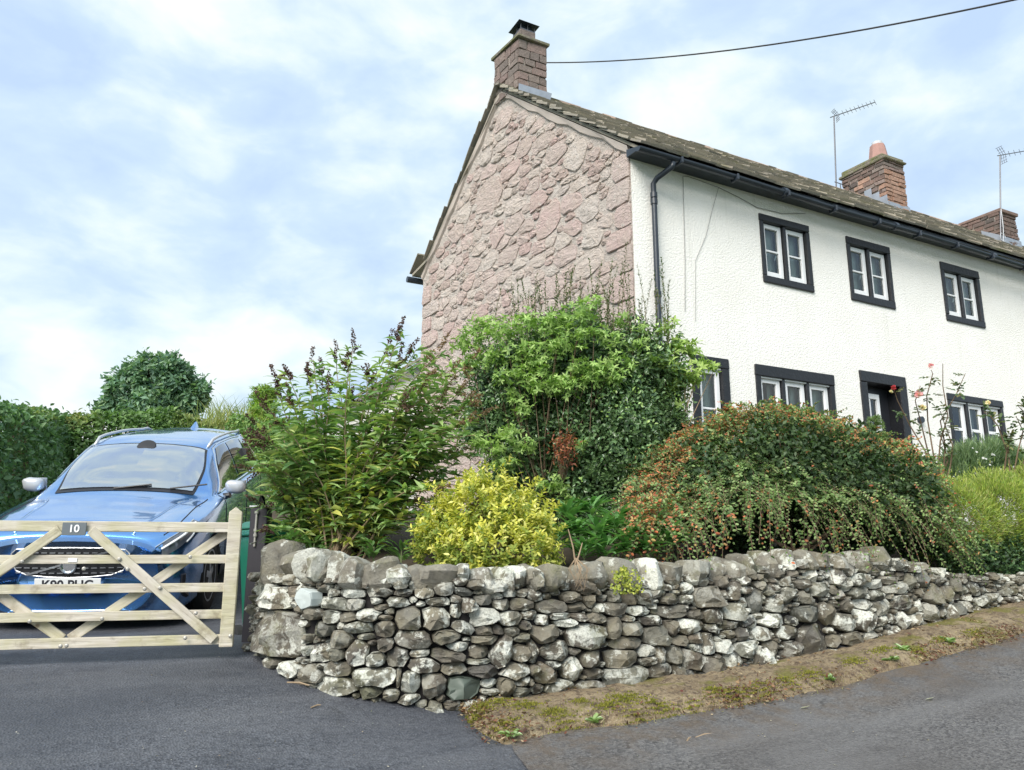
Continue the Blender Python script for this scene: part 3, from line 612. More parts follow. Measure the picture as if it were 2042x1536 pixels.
# ------------------------------------------------------------------ the cottage
GA = math.tan(math.radians(7.0))            # the gable is not square to the front: it runs back and a little left
SLF, SLB = .81, .955                        # roof slopes front, back
GW, ZE, SA_ = 5.58, 4.60, 2.93              # gable width, eave level, ridge position along the gable
ZR = ZE+.04+SLF*SA_
def gx(y): return -GA*y
HL = 13.6                                   # length of the row along x
house = empty('cottage', (0, 0, -.15), 'two-storey white roughcast cottage with pink stone gable end and slate roof', 'house')
HO = np.array(house.location)
OPEN = []                                   # wall openings: x0, x1, z0, z1
WINS = [ # x0,x1,z0,z1 outer surround; lights; head,side,sill widths; transom fraction
    (2.22, 3.22, 3.15, 4.19, 2, .11, .075, .11, .5), (4.02, 5.03, 3.17, 4.20, 2, .12, .075, .12, .5), (6.30, 7.35, 3.18, 4.20, 2, .14, .085, .11, .5),
    (.84, 1.48, .62, 1.95, 1, .14, .13, .12, .5), (1.94, 3.47, .62, 1.95, 3, .16, .09, .13, 0), (6.06, 7.54, .80, 1.945, 3, .12, .075, .13, .52),
    (9.2, 10.2, 3.2, 4.2, 2, .13, .1, .13, .5), (9.0, 10.5, .8, 1.95, 3, .14, .1, .13, .5)]
DOOR = (4.03, 5.06, -.02, 2.09)
for a in WINS: OPEN.append((a[0]+.03, a[1]-.03, a[2]+.03, a[3]-.03))
OPEN.append((DOOR[0]+.03, DOOR[1]-.03, DOOR[2]+.0, DOOR[3]-.03))
xs = sorted(set([0., HL]+[o[0] for o in OPEN]+[o[1] for o in OPEN]+list(np.arange(.5, HL, .5)))); zs = sorted(set([-.7, ZE]+[o[2] for o in OPEN]+[o[3] for o in OPEN]+list(np.arange(0, 4.5, .5))))
wb = MB(HO)
V = {}; vl = []; fl = []
def vid(i, j):
    if (i, j) not in V: V[(i, j)] = len(vl); x, z = xs[i], zs[j]; e = .006*vnoise(x, z, 3.1, 21) if 0 < i < len(xs)-1 else 0; vl.append((x, 0+e*0, z))
    return V[(i, j)]
for i in range(len(xs)-1):
    for j in range(len(zs)-1):
        cx, cz = (xs[i]+xs[i+1])/2, (zs[j]+zs[j+1])/2
        if any(o[0] < cx < o[1] and o[2] < cz < o[3] for o in OPEN): continue
        fl.append((vid(i, j), vid(i+1, j), vid(i+1, j+1), vid(i, j+1)))
wb.add(vl, fl)
for x0_, x1_, z0_, z1_ in OPEN:             # reveals
    wb.add([(x0_, 0, z0_), (x0_, .28, z0_), (x0_, .28, z1_), (x0_, 0, z1_)], [(0, 1, 2, 3)]); wb.add([(x1_, 0, z0_), (x1_, .28, z0_), (x1_, .28, z1_), (x1_, 0, z1_)], [(3, 2, 1, 0)])
    wb.add([(x0_, 0, z0_), (x0_, .28, z0_), (x1_, .28, z0_), (x1_, 0, z0_)], [(3, 2, 1, 0)]); wb.add([(x0_, 0, z1_), (x0_, .28, z1_), (x1_, .28, z1_), (x1_, 0, z1_)], [(0, 1, 2, 3)])
wb.add([(HL, 0, -.7), (HL, 5.6, -.7), (HL, 5.6, ZE), (HL, SA_, ZR), (HL, 0, ZE)], [(0, 1, 2, 3, 4)])
wb.add([(HL, 5.54, -.7), (gx(5.54), 5.54, -.7), (gx(5.54), 5.54, ZE), (HL, 5.54, ZE)], [(0, 1, 2, 3)])
wb.build('front_wall', 'roughcast', house)
MB(HO).box((.1, .9, -.3), (HL-.1, 5.3, ZE-.1)).build('interior_shade_box', 'interior_shade', house)  # dark-coloured box stands in for the shaded depth of the rooms
# gable wall: mortar face with stones set in it
def gpt(s, z, h=0.): return np.array([-GA*s-h/math.hypot(1, GA), s-h*GA/math.hypot(1, GA)*-1*-1, z])
GNV = np.array([-1, -GA, 0])/math.hypot(1, GA); GTV = np.array([-GA, 1, 0])/math.hypot(1, GA)
def gpt(s, z, h=0.): return np.array([-GA*s, s, z])+GNV*h
def gtop(s): return min(ZE+.04+SLF*s, ZE-.05+SLB*(GW-s))
v = []; f = []; ns = 110; nzz = 100
for i in range(ns+1):
    s = GW*i/ns
    for j in range(nzz+1):
        z = -.7+(gtop(s)+.7)*j/nzz; v.append(gpt(s, z, -.012+.010*vnoise(s, z, 5, 31)+.012*abs(vnoise(s+z*.5, z*1.6, 12, 32))+.009*abs(vnoise(s+z*.7, z*2, 26, 33))+R.uniform(-.003, .003) if 0 < i < ns else 0.)-HO)
for i in range(ns):
    for j in range(nzz): a = i*(nzz+1)+j; f.append((a, a+1, a+nzz+2, a+nzz+1))
gw = link('gable_wall', pymesh('gable_wall', v, f), 'lime_mortar', house, smooth=True)
gs = []
# quoins: alternate long and short on both corners
z = -.6; q = 0
while z < ZE-.15:
    h = R.uniform(.26, .38); w_ = (.52, .30)[q % 2]*R.uniform(.9, 1.1); gs.append((w_/2+.01, z+h/2, w_, h)); z += h; q += 1
z = -.6; nq1 = len(gs)
while z < ZE-.3:
    h = R.uniform(.26, .40); w_ = (.34, .58)[q % 2]*R.uniform(.9, 1.1); gs.append((GW-w_/2-.01, z+h/2, w_, h)); z += h; q += 1
nq = len(gs)
for (s, z, w_, h) in [(3.35, 5.30, .62, .60), (1.75, 4.25, .55, .45), (1.65, 3.2, .5, .3), (2.35, 3.35, .42, .28), (1.1, 5.0, .42, .36), (2.2, 2.75, .5, .3), (.85, 3.3, .5, .35), (3.1, 4.5, .34, .3)]: gs.append((s, z, w_, h))
for it in range(6000):
    s = R.uniform(.1, GW-.1); z = R.uniform(-.4, ZR-.35); big = it < 2500
    w_ = R.uniform(.22, .48) if big else R.uniform(.11, .22); h = w_*R.uniform(.42, .75)
    if z+h*.5 > gtop(s-w_*.4)-.13 or z+h*.5 > gtop(s+w_*.4)-.13 or s < .1 or s > GW-.1: continue
    a = np.array(gs); dd = np.abs((a[:, 0]-s)/(a[:, 2]/2+w_*.40))**2.4+np.abs((a[:, 1]-z)/(a[:, 3]/2+h*.40))**2.4
    if dd.min() > 1: gs.append((s, z, w_, h))
ga = np.array(gs); ol = outlines(ga, .005, 1.42, 13, 3.0)
ga_area = ga[:, 2]*ga[:, 3]*(ga[:, 1] > 1.2); keep = set(np.argsort(-ga_area)[:290]); gsmall = MB(HO)
for i, (s, z, w_, h) in enumerate(ga):
    isq = i < nq
    if isq and z+h/2 > gtop(s)-.02: continue
    o2 = ol[i]
    if isq:
        o2 = np.clip(o2, [-w_/2+.004, -h/2+.006], [w_/2-.004, h/2-.006])
        o2[:, 0] = np.clip(o2[:, 0], -s+.004, GW-s-.004)
    v, f = stone(o2, R.uniform(.011, .024) if not isq else .018, R, 5 if not isq else 1, back=-.03, rough=.42 if not isq else .2, prof=((1., .05), (.95, .55), (.80, .88), (.5, 1.)) if not isq else ((1., .3), (.96, .8), (.7, 1.)))
    c0 = gpt(s, z, .008 if not isq else .014)
    P = c0+v[:, :1]*GTV+v[:, 1:2]*np.array([0, 0, 1.])+v[:, 2:]*GNV
    if i in keep: link('stone', pymesh('stone', P-c0, [t[::-1] for t in f]), 'quoin_stone' if isq else 'pink_stone', gw, c0-HO)
    else: gsmall.add(P, [t[::-1] for t in f])
o = gsmall.build('small_stones', 'pink_small', gw); o['kind'] = 'stuff'
# smooth mortar band under the verge
m = MB(HO)
for s0, s1 in ((.0, SA_), (SA_, GW)):
    for i in range(12):
        a, b_ = s0+(s1-s0)*i/12, s0+(s1-s0)*(i+1)/12; tk = .10 if s0 == 0 else .05; wa, wb_ = tk+.03*math.sin(a*9)+.02*math.sin(a*23), tk+.03*math.sin(b_*9)+.02*math.sin(b_*23)
        m.add([gpt(a, gtop(a)-wa, .03), gpt(b_, gtop(b_)-wb_, .03), gpt(b_, gtop(b_), .055), gpt(a, gtop(a), .055), gpt(a, gtop(a)-wa-.02, -.01), gpt(b_, gtop(b_)-wb_-.02, -.01)], [(0, 3, 2, 1), (4, 0, 1, 5)])
m.build('verge_mortar', 'smooth_mortar', house)
# roof deck
EY = -.26                                   # eave overhang
def rz(y): return ZE+.06+SLF*y if y <= SA_ else ZE-.03+SLB*(GW-y)
def rback(y): return max(rz(y), 4.62+.10*max(0, 6.0-y)) if y > 5 else rz(y)
m = MB(HO)
for xa, xb in ((0, HL),):
    pr = [(EY, rz(EY)), (SA_, rz(SA_)), (5.35, rz(5.35)), (5.95, 4.66)]
    for (ya, za), (yb, zb) in zip(pr[:-1], pr[1:]):
        v8 = [(gx(ya)-.05 if xa == 0 else xa, ya, za), (xb, ya, za), (xb, yb, zb), (gx(yb)-.05, yb, zb)]
        v8 = v8+[(x, y, z+.05) for x, y, z in v8]; m.hexa(v8)
roof = m.build('roof', 'slate', house)
NF = np.array([0, -SLF, 1])/math.hypot(1, SLF); TF = np.array([0, 1, SLF])/math.hypot(1, SLF)
LS = (SA_-EY)*math.hypot(1, SLF)
def slate_v(x, u, w_, l_, th, tilt, nrm, tan, base):
    c = base+np.array([x, 0, 0])+tan*u; j = R.uniform(-.012, .012, 8)
    pts = []
    for dz in (0, 1):
        for k_, (dx, du) in enumerate(((0, 0), (w_, 0), (w_, l_), (0, l_))):
            lift = (tilt*(1-du/l_))+dz*th
            pts.append(c+np.array([dx+j[k_]*.4, 0, 0])+tan*(du+(j[k_+4] if du == 0 else 0))+nrm*lift)
    return np.array(pts)
SF = [(0, 3, 2, 1), (4, 5, 6, 7), (0, 1, 5, 4), (1, 2, 6, 5), (2, 3, 7, 6), (3, 0, 4, 7)]
rs = MB(HO); base = np.array([0, EY-.04, rz(EY-.04)+.055]); u = 0.; cnt = 0; cr_ = 0
while u < LS+.02:
    ex = np.interp(u, [0, LS], [.27, .16]); x = -.10+gx(EY+u*TF[1])-R.uniform(0, .05)
    while x < HL:
        w_ = R.uniform(.24, .46)*np.interp(u, [0, LS], [1.1, .8]); th = R.uniform(.020, .042); x_end = min(w_-.006, HL+.1-x)
        P = slate_v(x, u, x_end, min(ex*1.9, LS+.10-u), th, (.034+R.uniform(0, .022)), NF, TF, base)
        if x < 4.6 and cnt < 300 and (u < 3.0): o = link('slate', pymesh('slate', P-P[0], SF), 'slate', roof, P[0]-HO); cnt += 1
        else: rs.add(P, SF)
        x += w_
    u += ex; cr_ += 1
NB = np.array([0, SLB, 1])/math.hypot(1, SLB); TB = np.array([0, -1, SLB])/math.hypot(1, SLB); LB = (5.35-SA_)*math.hypot(1, SLB)
base = np.array([0, 5.35, rz(5.35)+.05]); u = -.05
while u < LB-.05:
    ex = .23; x = -.06+gx(5.35+u*TB[1])-R.uniform(0, .05)
    while x < HL:
        w_ = R.uniform(.3, .45) if x < 2 else 1.2; rs.add(slate_v(x, u, w_-.006, min(ex*1.8, LB-u-.01), R.uniform(.012, .02), .022, NB, TB, base), SF); x += w_
    u += ex
for x in np.arange(-.8, HL, .5): rs.add(slate_v(x+R.uniform(-.03, .03), 0, .49, .66, .025, .0, np.array([0, .1, 1.]), np.array([0, -.60, .40])/1., np.array([0, 5.99, 4.72])), SF)
o = rs.build('distant_slates', 'slate_small', roof); o['kind'] = 'stuff'
# ridge stones
x = gx(SA_)+.55
while x < HL:
    l_ = R.uniform(.42, .58); zt = rz(SA_)+.115+R.uniform(-.01, .01)
    m = MB(HO); a = .19
    prf = [(-a, -SLF*a-.02), (-.06, .0), (0, .025), (.06, .0), (a, -SLB*a-.02), (a, -SLB*a-.05), (0, -.04), (-a, -SLF*a-.05)]
    vv = [(x, SA_+p, zt+q_) for p, q_ in prf]+[(x+l_-.012, SA_+p, zt+q_) for p, q_ in prf]
    m.add(vv, [tuple(range(7, -1, -1)), tuple(range(8, 16))]+[(i, (i+1) % 8, 8+(i+1) % 8, 8+i) for i in range(8)])
    m.build('ridge_stone', 'ridge_stone', roof); x += l_
# eaves: boxed soffit, gutter, brackets, downpipe
gut = MB(HO); GY, GZ, GR = -.35, 4.42, .051
def gsag(x): return GZ-.010*x+.008*math.sin(x*1.3)
nx = 40; prof = [(-math.pi*i/8) for i in range(9)]; vv = []
for i in range(nx+1):
    x = -.14+(HL+.1)*i/nx
    for rr_ in (GR, GR-.006):
        vv += [(x, GY+rr_*math.cos(a), gsag(x)+rr_*math.sin(a)) for a in prof]
ff = []
for i in range(nx):
    b0 = i*18; b1 = b0+18
    for j in range(8): ff += [(b0+j, b1+j, b1+j+1, b0+j+1), (b0+9+j, b0+10+j, b1+10+j, b1+9+j)]
    ff += [(b0, b0+9, b1+9, b1), (b0+8, b1+8, b1+17, b0+17)]
ff.append(tuple(range(9)))
gut.add(vv, ff); gut.add([(-.142, GY+GR*math.cos(a), gsag(0)+GR*math.sin(a)) for a in prof], [tuple(range(9))]); G_ = gut.build('gutter', 'gutter_black', house, smooth=False)
for x in np.arange(.5, HL, .95):
    MB(HO).box((x, GY-.075, gsag(x)-.075), (x+.03, GY+.07, gsag(x)+.012)).build('bracket', 'gutter_black', G_, bevel=.01)
for x in (2.35, 4.7, 7.2): MB(HO).lathe([(GR+.012, 0), (GR+.012, .07)], (x, GY, gsag(x)-.004), 12, (1, 0, 0)).build('gutter_joint', 'gutter_black', G_)
MB(HO).add([(-.06, 0.0, ZE-.13), (HL, 0., ZE-.13), (HL, -.28, ZE-.14), (-.06, -.28, ZE-.14), (-.06, 0.0, ZE-.02), (HL, 0., ZE-.02), (HL, -.28, ZE-.10), (-.06, -.28, ZE-.10)], [(0, 1, 2, 3), (4, 7, 6, 5), (3, 2, 6, 7), (0, 3, 7, 4)]).build('soffit', 'gutter_black', house)  # dark colour carries the shadow band under the eave
X0 = .30
pipe = MB(HO).tube([(X0+.12, GY, gsag(0)-.06), (X0+.11, GY+.02, gsag(0)-.12), (X0+.03, -.12, gsag(0)-.20), (X0, -.075, gsag(0)-.27), (X0, -.075, 3.9), (X0-.005, -.075, 2.0), (X0-.01, -.075, -.2)], .036, 12).build('downpipe', 'gutter_black', house, smooth=True)
for z in (3.95, 3.86, 2.6, 1.2): MB(HO).lathe([(.036, 0), (.046, .004), (.046, .075), (.036, .08)], (X0-.001, -.075, z), 12).build('collar', 'gutter_black', pipe)
MB(HO).tube([(gx(5.9)-.14, 5.98, 4.60), (HL, 5.98, 4.60)], .06, 10).build('rear_gutter', 'gutter_black', house)
# windows
def irr(m, a, b, e=.006):
    m.box(a, b, e)
def window(x0, x1, z0, z1, n, hd, sd_, sl, tr, curt):
    m = MB(HO)
    m.box((x0, -.025, z1-hd), (x1, .24, z1), .005); m.box((x0+.002, -.028, z0), (x1-.002, .24, z0+sl), .005)
    m.box((x0+.004, -.022, z0+sl-.002), (x0+sd_, .24, z1-hd+.002), .004); m.box((x1-sd_, -.022, z0+sl-.002), (x1-.004, .24, z1-hd+.002), .004)
    W = m.build('window', 'black_paint', house, bevel=.012)
    ix0, ix1, iz0, iz1 = x0+sd_, x1-sd_, z0+sl, z1-hd; mw = .058; cw = (ix1-ix0-(n-1)*mw)/n
    for i in range(n):
        a = ix0+i*(cw+mw); b_ = a+cw
        if i: MB(HO).box((a-mw, -.005, iz0), (a, .20, iz1)).build('mullion', 'black_paint', W, bevel=.012)
        fw = .074 if n < 3 else .078; y0, y1 = .035, .095; g = .008
        c = MB(HO); c.box((a+g, y0, iz0+g), (a+fw, y1, iz1-g)); c.box((b_-fw, y0, iz0+g), (b_-g, y1, iz1-g)); c.box((a+fw, y0+.001, iz0+g), (b_-fw, y1-.001, iz0+fw+.018)); c.box((a+fw, y0+.001, iz1-fw), (b_-fw, y1-.001, iz1-g))
        zt = iz0+(iz1-iz0)*tr if tr else None
        if n != 3 or tr == 0: pass
        if zt: c.box((a+fw, y0+.01, zt-.014 if n < 3 else zt-.03), (b_-fw, y1-.006, zt+.014 if n < 3 else zt+.02))
        c.build('casement', 'white_paint', W, bevel=.006)
        if n == 3 or n == 1: MB(HO).box((a-.01, y0-.035, iz1-.02), (b_+.01, y0, iz1+.005)).build('drip_bar', 'white_paint', W, bevel=.004)
        segs = [(iz0+fw+.018, iz1-fw)] if not zt else [(iz0+fw+.018, zt-.014), (zt+.014, iz1-fw)]
        for za, zb in segs: MB(HO).add([(a+fw-.004, y0+.03, za-.004), (b_-fw+.004, y0+.03, za-.004), (b_-fw+.004, y0+.03, zb+.004), (a+fw-.004, y0+.03, zb+.004)], [(0, 1, 2, 3)]).build('pane', 'window_glass', W)
        if n == 2 and i == 0: MB(HO).bar((b_-fw-.06, y0+.045, iz0+(iz1-iz0)*.36), (b_-fw-.02, y0+.045, iz0+(iz1-iz0)*.46), .018, .012).build('latch', 'white_paint', W)
    # curtains hang inside at both ends
    for (ca, cb) in curt:
        vv = []; ff = []; nn = 22
        for i in range(nn+1):
            x = ix0+(ix1-ix0)*(ca+(cb-ca)*i/nn); y = .20+.025*math.sin(i*1.7)+.01*math.sin(i*4.1)
            vv += [(x, y, iz0-.1), (x, y, iz1+.1)]
        for i in range(nn): ff.append((2*i, 2*i+2, 2*i+3, 2*i+1))
        MB(HO).add(vv, ff).build('curtain', 'curtain', W, smooth=True)
CUR = [[(.28, .44), (.82, 1.02)], [(.30, .47), (.85, 1.02)], [(.28, .45), (.62, 1.02)], [(.6, 1.0)], [(.24, .34), (.56, .66), (.86, 1.)], [(-.02, .1), (.5, .64), (.84, 1.02)], [(.3, .5), (.8, 1)], [(0, .2), (.8, 1)]]
for a, c_ in zip(WINS, CUR): window(*a, c_)
# door
dx0, dx1, dz0, dz1 = DOOR
m = MB(HO); m.box((dx0, -.03, dz1-.17), (dx1, .22, dz1), .006); m.box((dx0+.003, -.027, dz0), (dx0+.13, .22, dz1-.168), .005); m.box((dx1-.16, -.027, dz0), (dx1-.003, .22, dz1-.168), .005)
D = m.build('doorway', 'black_paint', house, bevel=.012)
MB(HO).box((dx0+.13, .20, dz0), (dx1-.16, .26, dz1-.17)).build('door_leaf', 'door_black', D)
ax, bx_ = dx0+.15, dx0+.58
c = MB(HO); zt = 1.80
for a, b_ in (((ax, .13, .45), (ax+.06, .19, zt)), ((bx_-.06, .13, .45), (bx_, .19, zt)), ((ax+.06, .131, zt-.08), (bx_-.06, .189, zt)), ((ax+.06, .131, .45), (bx_-.06, .189, .53)), (((ax+bx_)/2-.014, .135, .53), ((ax+bx_)/2+.014, .185, zt-.08)), ((ax+.06, .136, 1.22), (bx_-.06, .184, 1.26))): c.box(a, b_)
c.build('glazed_panel', 'white_paint', D, bevel=.005)
MB(HO).add([(ax+.05, .165, .5), (bx_-.05, .165, .5), (bx_-.05, .165, zt-.05), (ax+.05, .165, zt-.05)], [(0, 1, 2, 3)]).build('pane', 'window_glass', D)
MB(HO).lathe([(.0, -.06), (.05, -.06), (.055, -.03), (.05, 0)], onplane(1833, 838, (0, 0, 0), (0, 1, 0))+np.array([0, 0, 0]), 16, (0, 1, 0)).build('wall_light', 'gutter_black', house)
# thin service cables on the render
m = MB(HO)
def wp(px, py, y=-.012): return onplane(px, py, (0, y, 0), (0, 1, 0))
m.tube([wp(*p) for p in [(1366, 620), (1366, 520), (1362, 352), (1372, 352), (1433, 374)]], .004, 5)
m.build('service_cable', 'cable_grey', house)
MB(HO).tube([wp(*p) for p in [(1433, 374), (1470, 392), (1510, 414), (1560, 426), (1606, 426)]], .005, 5).build('service_cable', 'cable_grey', house)
MB(HO).tube([wp(*p) for p in [(1387, 640), (1387, 520), (1408, 470), (1420, 420), (1433, 374)]], .0028, 5).build('service_cable', 'cable_grey', house)

# ------------------------------------------------------------------ chimneys (built of coursed blocks)
def stack(name, quad, z0, z1, ch, mat, parent, skew=True, rowmats=None):
    """quad: four (x, y) corners ccw; blocks in courses round a core"""
    q4 = [np.array(q_, float) for q_ in quad]; cen = sum(q4)/4
    core = MB(HO); inn = [cen+(q_-cen)*.965 for q_ in q4]
    core.hexa([(p[0], p[1], z0) for p in inn]+[(p[0], p[1], z1) for p in inn]); C_ = core.build(name, 'chimney_mortar', parent)
    z = z0; row = 0
    while z < z1-.03:
        h = min(ch*R.uniform(.85, 1.2), z1-z)
        if z1-z-h < .05: h = z1-z
        for e_ in range(4):
            a, b_ = q4[e_], q4[(e_+1) % 4]; d = b_-a; L = np.linalg.norm(d); d /= L; n = np.array([d[1], -d[0]])
            t = 0. if (row+e_) % 2 else -.0; first = True
            while t < L-.02:
                l_ = R.uniform(.16, .34) if not (first and (row+e_) % 2) else R.uniform(.10, .18)
                if L-t-l_ < .09: l_ = L-t
                first = False; pr = R.uniform(.004, .026); g = .012
                p0 = a+d*(t+g*(t > 0)); p1 = a+d*(t+l_-g*(t+l_ < L-.01)); bi = n*-.06
                co = [p0+bi, p1+bi, p1+n*pr, p0+n*pr]
                v8 = [(c_[0], c_[1], z+g) for c_ in co]+[(c_[0], c_[1], z+h-g) for c_ in co]
                v8 = [np.array(x_)+R.uniform(-.009, .009, 3) for x_ in v8]; c0 = np.array(v8[0])
                mm = mat if isinstance(mat, str) else mat(e_, z, cen)
                link('block', pymesh('block', np.array(v8)-c0, [t_[::-1] for t_ in SF] if False else SF), mm, C_, c0-HO); t += l_
        z += h; row += 1
    return C_, q4
def slab(m, quad, z0, z1, ov, jit=.006):
    q4 = [np.array(q_, float) for q_ in quad]; cen = sum(q4)/4
    o_ = [q_+(q_-cen)/np.linalg.norm(q_-cen)*ov*1.41 for q_ in q4]
    m.hexa([np.r_[p, z0]+R.uniform(-jit, jit, 3) for p in o_]+[np.r_[p, z1]+R.uniform(-jit, jit, 3) for p in o_])
c0x = gx(2.42)-.03
Q1 = [(c0x, 2.44), (c0x+.51, 2.44), (c0x+.51-GA*.70, 3.14), (c0x-GA*.70, 3.14)]
ch1, _ = stack('chimney', Q1, 6.84, 7.730, .135, 'chimney_block', house)
m = MB(HO); slab(m, Q1, 7.730, 7.785, .055); m.build('cap_slab', 'cap_stone', ch1, bevel=.008)
qi = [(c0x+.04, 2.48), (c0x+.47, 2.48), (c0x+.47-GA*.62, 3.10), (c0x+.04-GA*.62, 3.10)]
m = MB(HO); slab(m, qi, 7.785, 7.840, .0); m.build('upper_slab', 'cap_stone', ch1, bevel=.015)
pc = np.array([c0x+.22, 2.66]); ps = .14
pq = [pc+np.array(p)*ps for p in ((-1, -1), (1, -1), (1, 1), (-1, 1))]
m = MB(HO); slab(m, pq, 7.840, 8.000, .0, .004); m.build('pot_base', 'chimney_block', ch1, bevel=.01)
m = MB(HO)
for sx_, sy_ in ((-1, -1), (1, -1), (1, 1), (-1, 1), (0, -1), (-1, 0)): m.bar((pc[0]+sx_*.13, pc[1]+sy_*.13, 8.000), (pc[0]+sx_*.13, pc[1]+sy_*.13, 8.130), .012, .012, (1, 0, 0))
m.box((pc[0]-.14, pc[1]-.14, 7.995), (pc[0]+.14, pc[1]+.14, 8.015)); m.build('cowl_frame', 'metal_grey', ch1)
m = MB(HO); k_ = .20
m.add([(pc[0]-k_, pc[1]-k_, 8.110), (pc[0]+k_, pc[1]-k_, 8.110), (pc[0]+k_, pc[1]+k_, 8.110), (pc[0]-k_, pc[1]+k_, 8.110), (pc[0]-.07, pc[1]-.07, 8.220), (pc[0]+.07, pc[1]-.07, 8.220), (pc[0]+.07, pc[1]+.07, 8.220), (pc[0]-.07, pc[1]+.07, 8.220)], SF); m.build('cowl_cap', 'gutter_black', ch1, bevel=.006)
m = MB(HO); m.box((pc[0]-.10, pc[1]-.10, 8.015), (pc[0]+.10, pc[1]+.10, 8.115)); m.build('cowl_drum', 'gutter_black', ch1)
# lead flashings of the first chimney
m = MB(HO); zz = rz(2.40)
m.add([(c0x-.03, 2.395, zz+.06), (c0x+.55, 2.395, zz+.06), (c0x+.60, 2.40, zz+.27), (c0x-.02, 2.405, zz+.27), (c0x+.63, 2.25, rz(2.25)+.115), (c0x-.05, 2.25, rz(2.25)+.115)], [(0, 1, 2, 3), (5, 4, 1, 0)])
m.add([(c0x+.525, 2.40, zz+.10), (c0x+.525, 2.93, rz(2.93)+.14), (c0x+.525, 2.93, rz(2.93)+.27), (c0x+.525, 2.40, zz+.27)], [(0, 1, 2, 3)])
bx0 = gx(3.2)-.09
m.add([(bx0, 3.19, rz(3.19)+.06), (bx0+.66, 3.19, rz(3.19)+.06), (bx0+.66, 3.19, rz(3.19)+.20), (bx0, 3.19, rz(3.19)+.20), (bx0+.66, 3.42, rz(3.42)+.11), (bx0, 3.42, rz(3.42)+.11)], [(3, 2, 1, 0), (0, 1, 4, 5)])
m.build('lead_flashing', 'lead', ch1)
# second chimney straddling the ridge
Q2 = [(8.71, 2.45), (9.37, 2.45), (9.37, 3.50), (8.71, 3.50)]
ch2, _ = stack('chimney', Q2, 6.5, 7.86, .10, lambda e_, z, c: 'chimney_orange' if (e_ == 0 or (e_ == 3 and R.rand() < .35)) and z < 7.6 else 'chimney_dark' if e_ == 3 and R.rand() < .6 else 'chimney_block', house)
m = MB(HO); slab(m, Q2, 7.86, 7.92, .06, .012); slab(m, [(8.69, 2.43), (9.39, 2.43), (9.39, 3.52), (8.69, 3.52)], 7.92, 8.02, .0, .02); m.build('cap_slab', 'cap_stone', ch2, bevel=.02)
MB(HO).lathe([(.215, 8.0), (.21, 8.05), (.16, 8.38), (.155, 8.40), (.11, 8.40)], (9.0, 2.75, 0), 8).build('chimney_pot', 'terracotta', ch2)
MB(HO).lathe([(.11, 8.3), (.115, 8.48), (.095, 8.48)], (9.0, 2.75, 0), 14).build('pot_liner', 'pot_white', ch2)
m = MB(HO); z_ = rz(2.43)
m.add([(8.64, 2.425, z_+.07), (9.44, 2.425, z_+.07), (9.42, 2.43, z_+.24), (8.66, 2.43, z_+.24), (9.5, 2.20, rz(2.2)+.12), (8.58, 2.20, rz(2.2)+.12)], [(0, 1, 2, 3), (5, 4, 1, 0)])
for i in range(3):
    ya, yb = 2.42+i*.18, 2.42+(i+1)*.18; m.add([(8.675, ya, rz(ya)+.10), (8.675, yb, rz(yb)+.10), (8.675, yb, rz(yb)+.20+.04), (8.675, ya, rz(yb)+.20+.04), (8.55, yb, rz(yb)+.115), (8.55, ya, rz(ya)+.115)], [(3, 2, 1, 0), (0, 1, 4, 5)])
m.build('lead_flashing', 'lead', ch2)
# third chimney
Q3 = [(11.98, 1.98), (12.62, 1.98), (12.62, 2.86), (11.98, 2.86)]
ch3, _ = stack('chimney', Q3, 6.1, 7.14, .095, 'chimney_dark', house)
m = MB(HO); slab(m, Q3, 7.14, 7.215, .05, .012); m.build('cap_slab', 'chimney_dark', ch3, bevel=.015)
m = MB(HO); z_ = rz(1.95); m.add([(11.9, 1.955, z_+.07), (12.72, 1.955, z_+.07), (12.7, 1.96, z_+.30), (11.92, 1.96, z_+.30), (12.75, 1.75, rz(1.75)+.12), (11.88, 1.75, rz(1.75)+.12)], [(0, 1, 2, 3), (5, 4, 1, 0)]); m.add([(11.945, 1.95, z_+.10), (11.945, 2.4, rz(2.4)+.12), (11.945, 2.4, rz(2.4)+.22), (11.945, 1.95, z_+.3)], [(3, 2, 1, 0)]); m.build('lead_flashing', 'lead', ch3)

# ------------------------------------------------------------------ aerials and the overhead wire
def aerial(name, label, base, top, boom_end, ne, el, refl):
    A = empty(name, base, label, 'aerial', 'television aerials on the chimneys'); o_ = np.array(base)
    MB(o_).tube([base, top], .016, 8).build('mast', 'metal_grey', A)
    t = np.array(top); e_ = np.array(boom_end); d = (e_-t)/np.linalg.norm(e_-t); t0 = t-d*.10
    MB(o_).tube([t0, e_], .011, 6).build('boom', 'metal_grey', A)
    m = MB(o_); side = np.cross(d, (0, 0, 1.)); side /= np.linalg.norm(side); up = np.cross(side, d)
    for i in range(ne):
        p = t+(e_-t)*(.22+.78*i/(ne-1)); m.tube([p-up*el, p+up*el], .0055, 5)
    m.build('director_rods', 'metal_grey', A)
    m = MB(o_); p = t+(e_-t)*.08
    for s_ in (-1, 1):
        a, b_ = p, p+s_*up*refl-d*refl*.35
        for k_ in (-1, 0, 1): m.tube([a+side*k_*.05, b_+side*k_*.05], .005, 5)
        for q_ in (.35, .7, 1.): m.tube([a+(b_-a)*q_-side*.08, a+(b_-a)*q_+side*.08], .004, 5)
    m.build('reflector', 'metal_grey', A)
    return A
a1b, a1t, a1e = onplane(1668, 388, (0, 3.3, 0), (0, 1, 0)), onplane(1663, 232, (0, 3.3, 0), (0, 1, 0)), onplane(1745, 204, (0, 2.9, 0), (0, 1, 0))
A = aerial('television_aerial', 'tall thin television aerial bracketed to the side of the mossy chimney with a pot', a1b, a1t, a1e, 9, .07, .14)
m = MB(a1b); z_ = a1b[2]
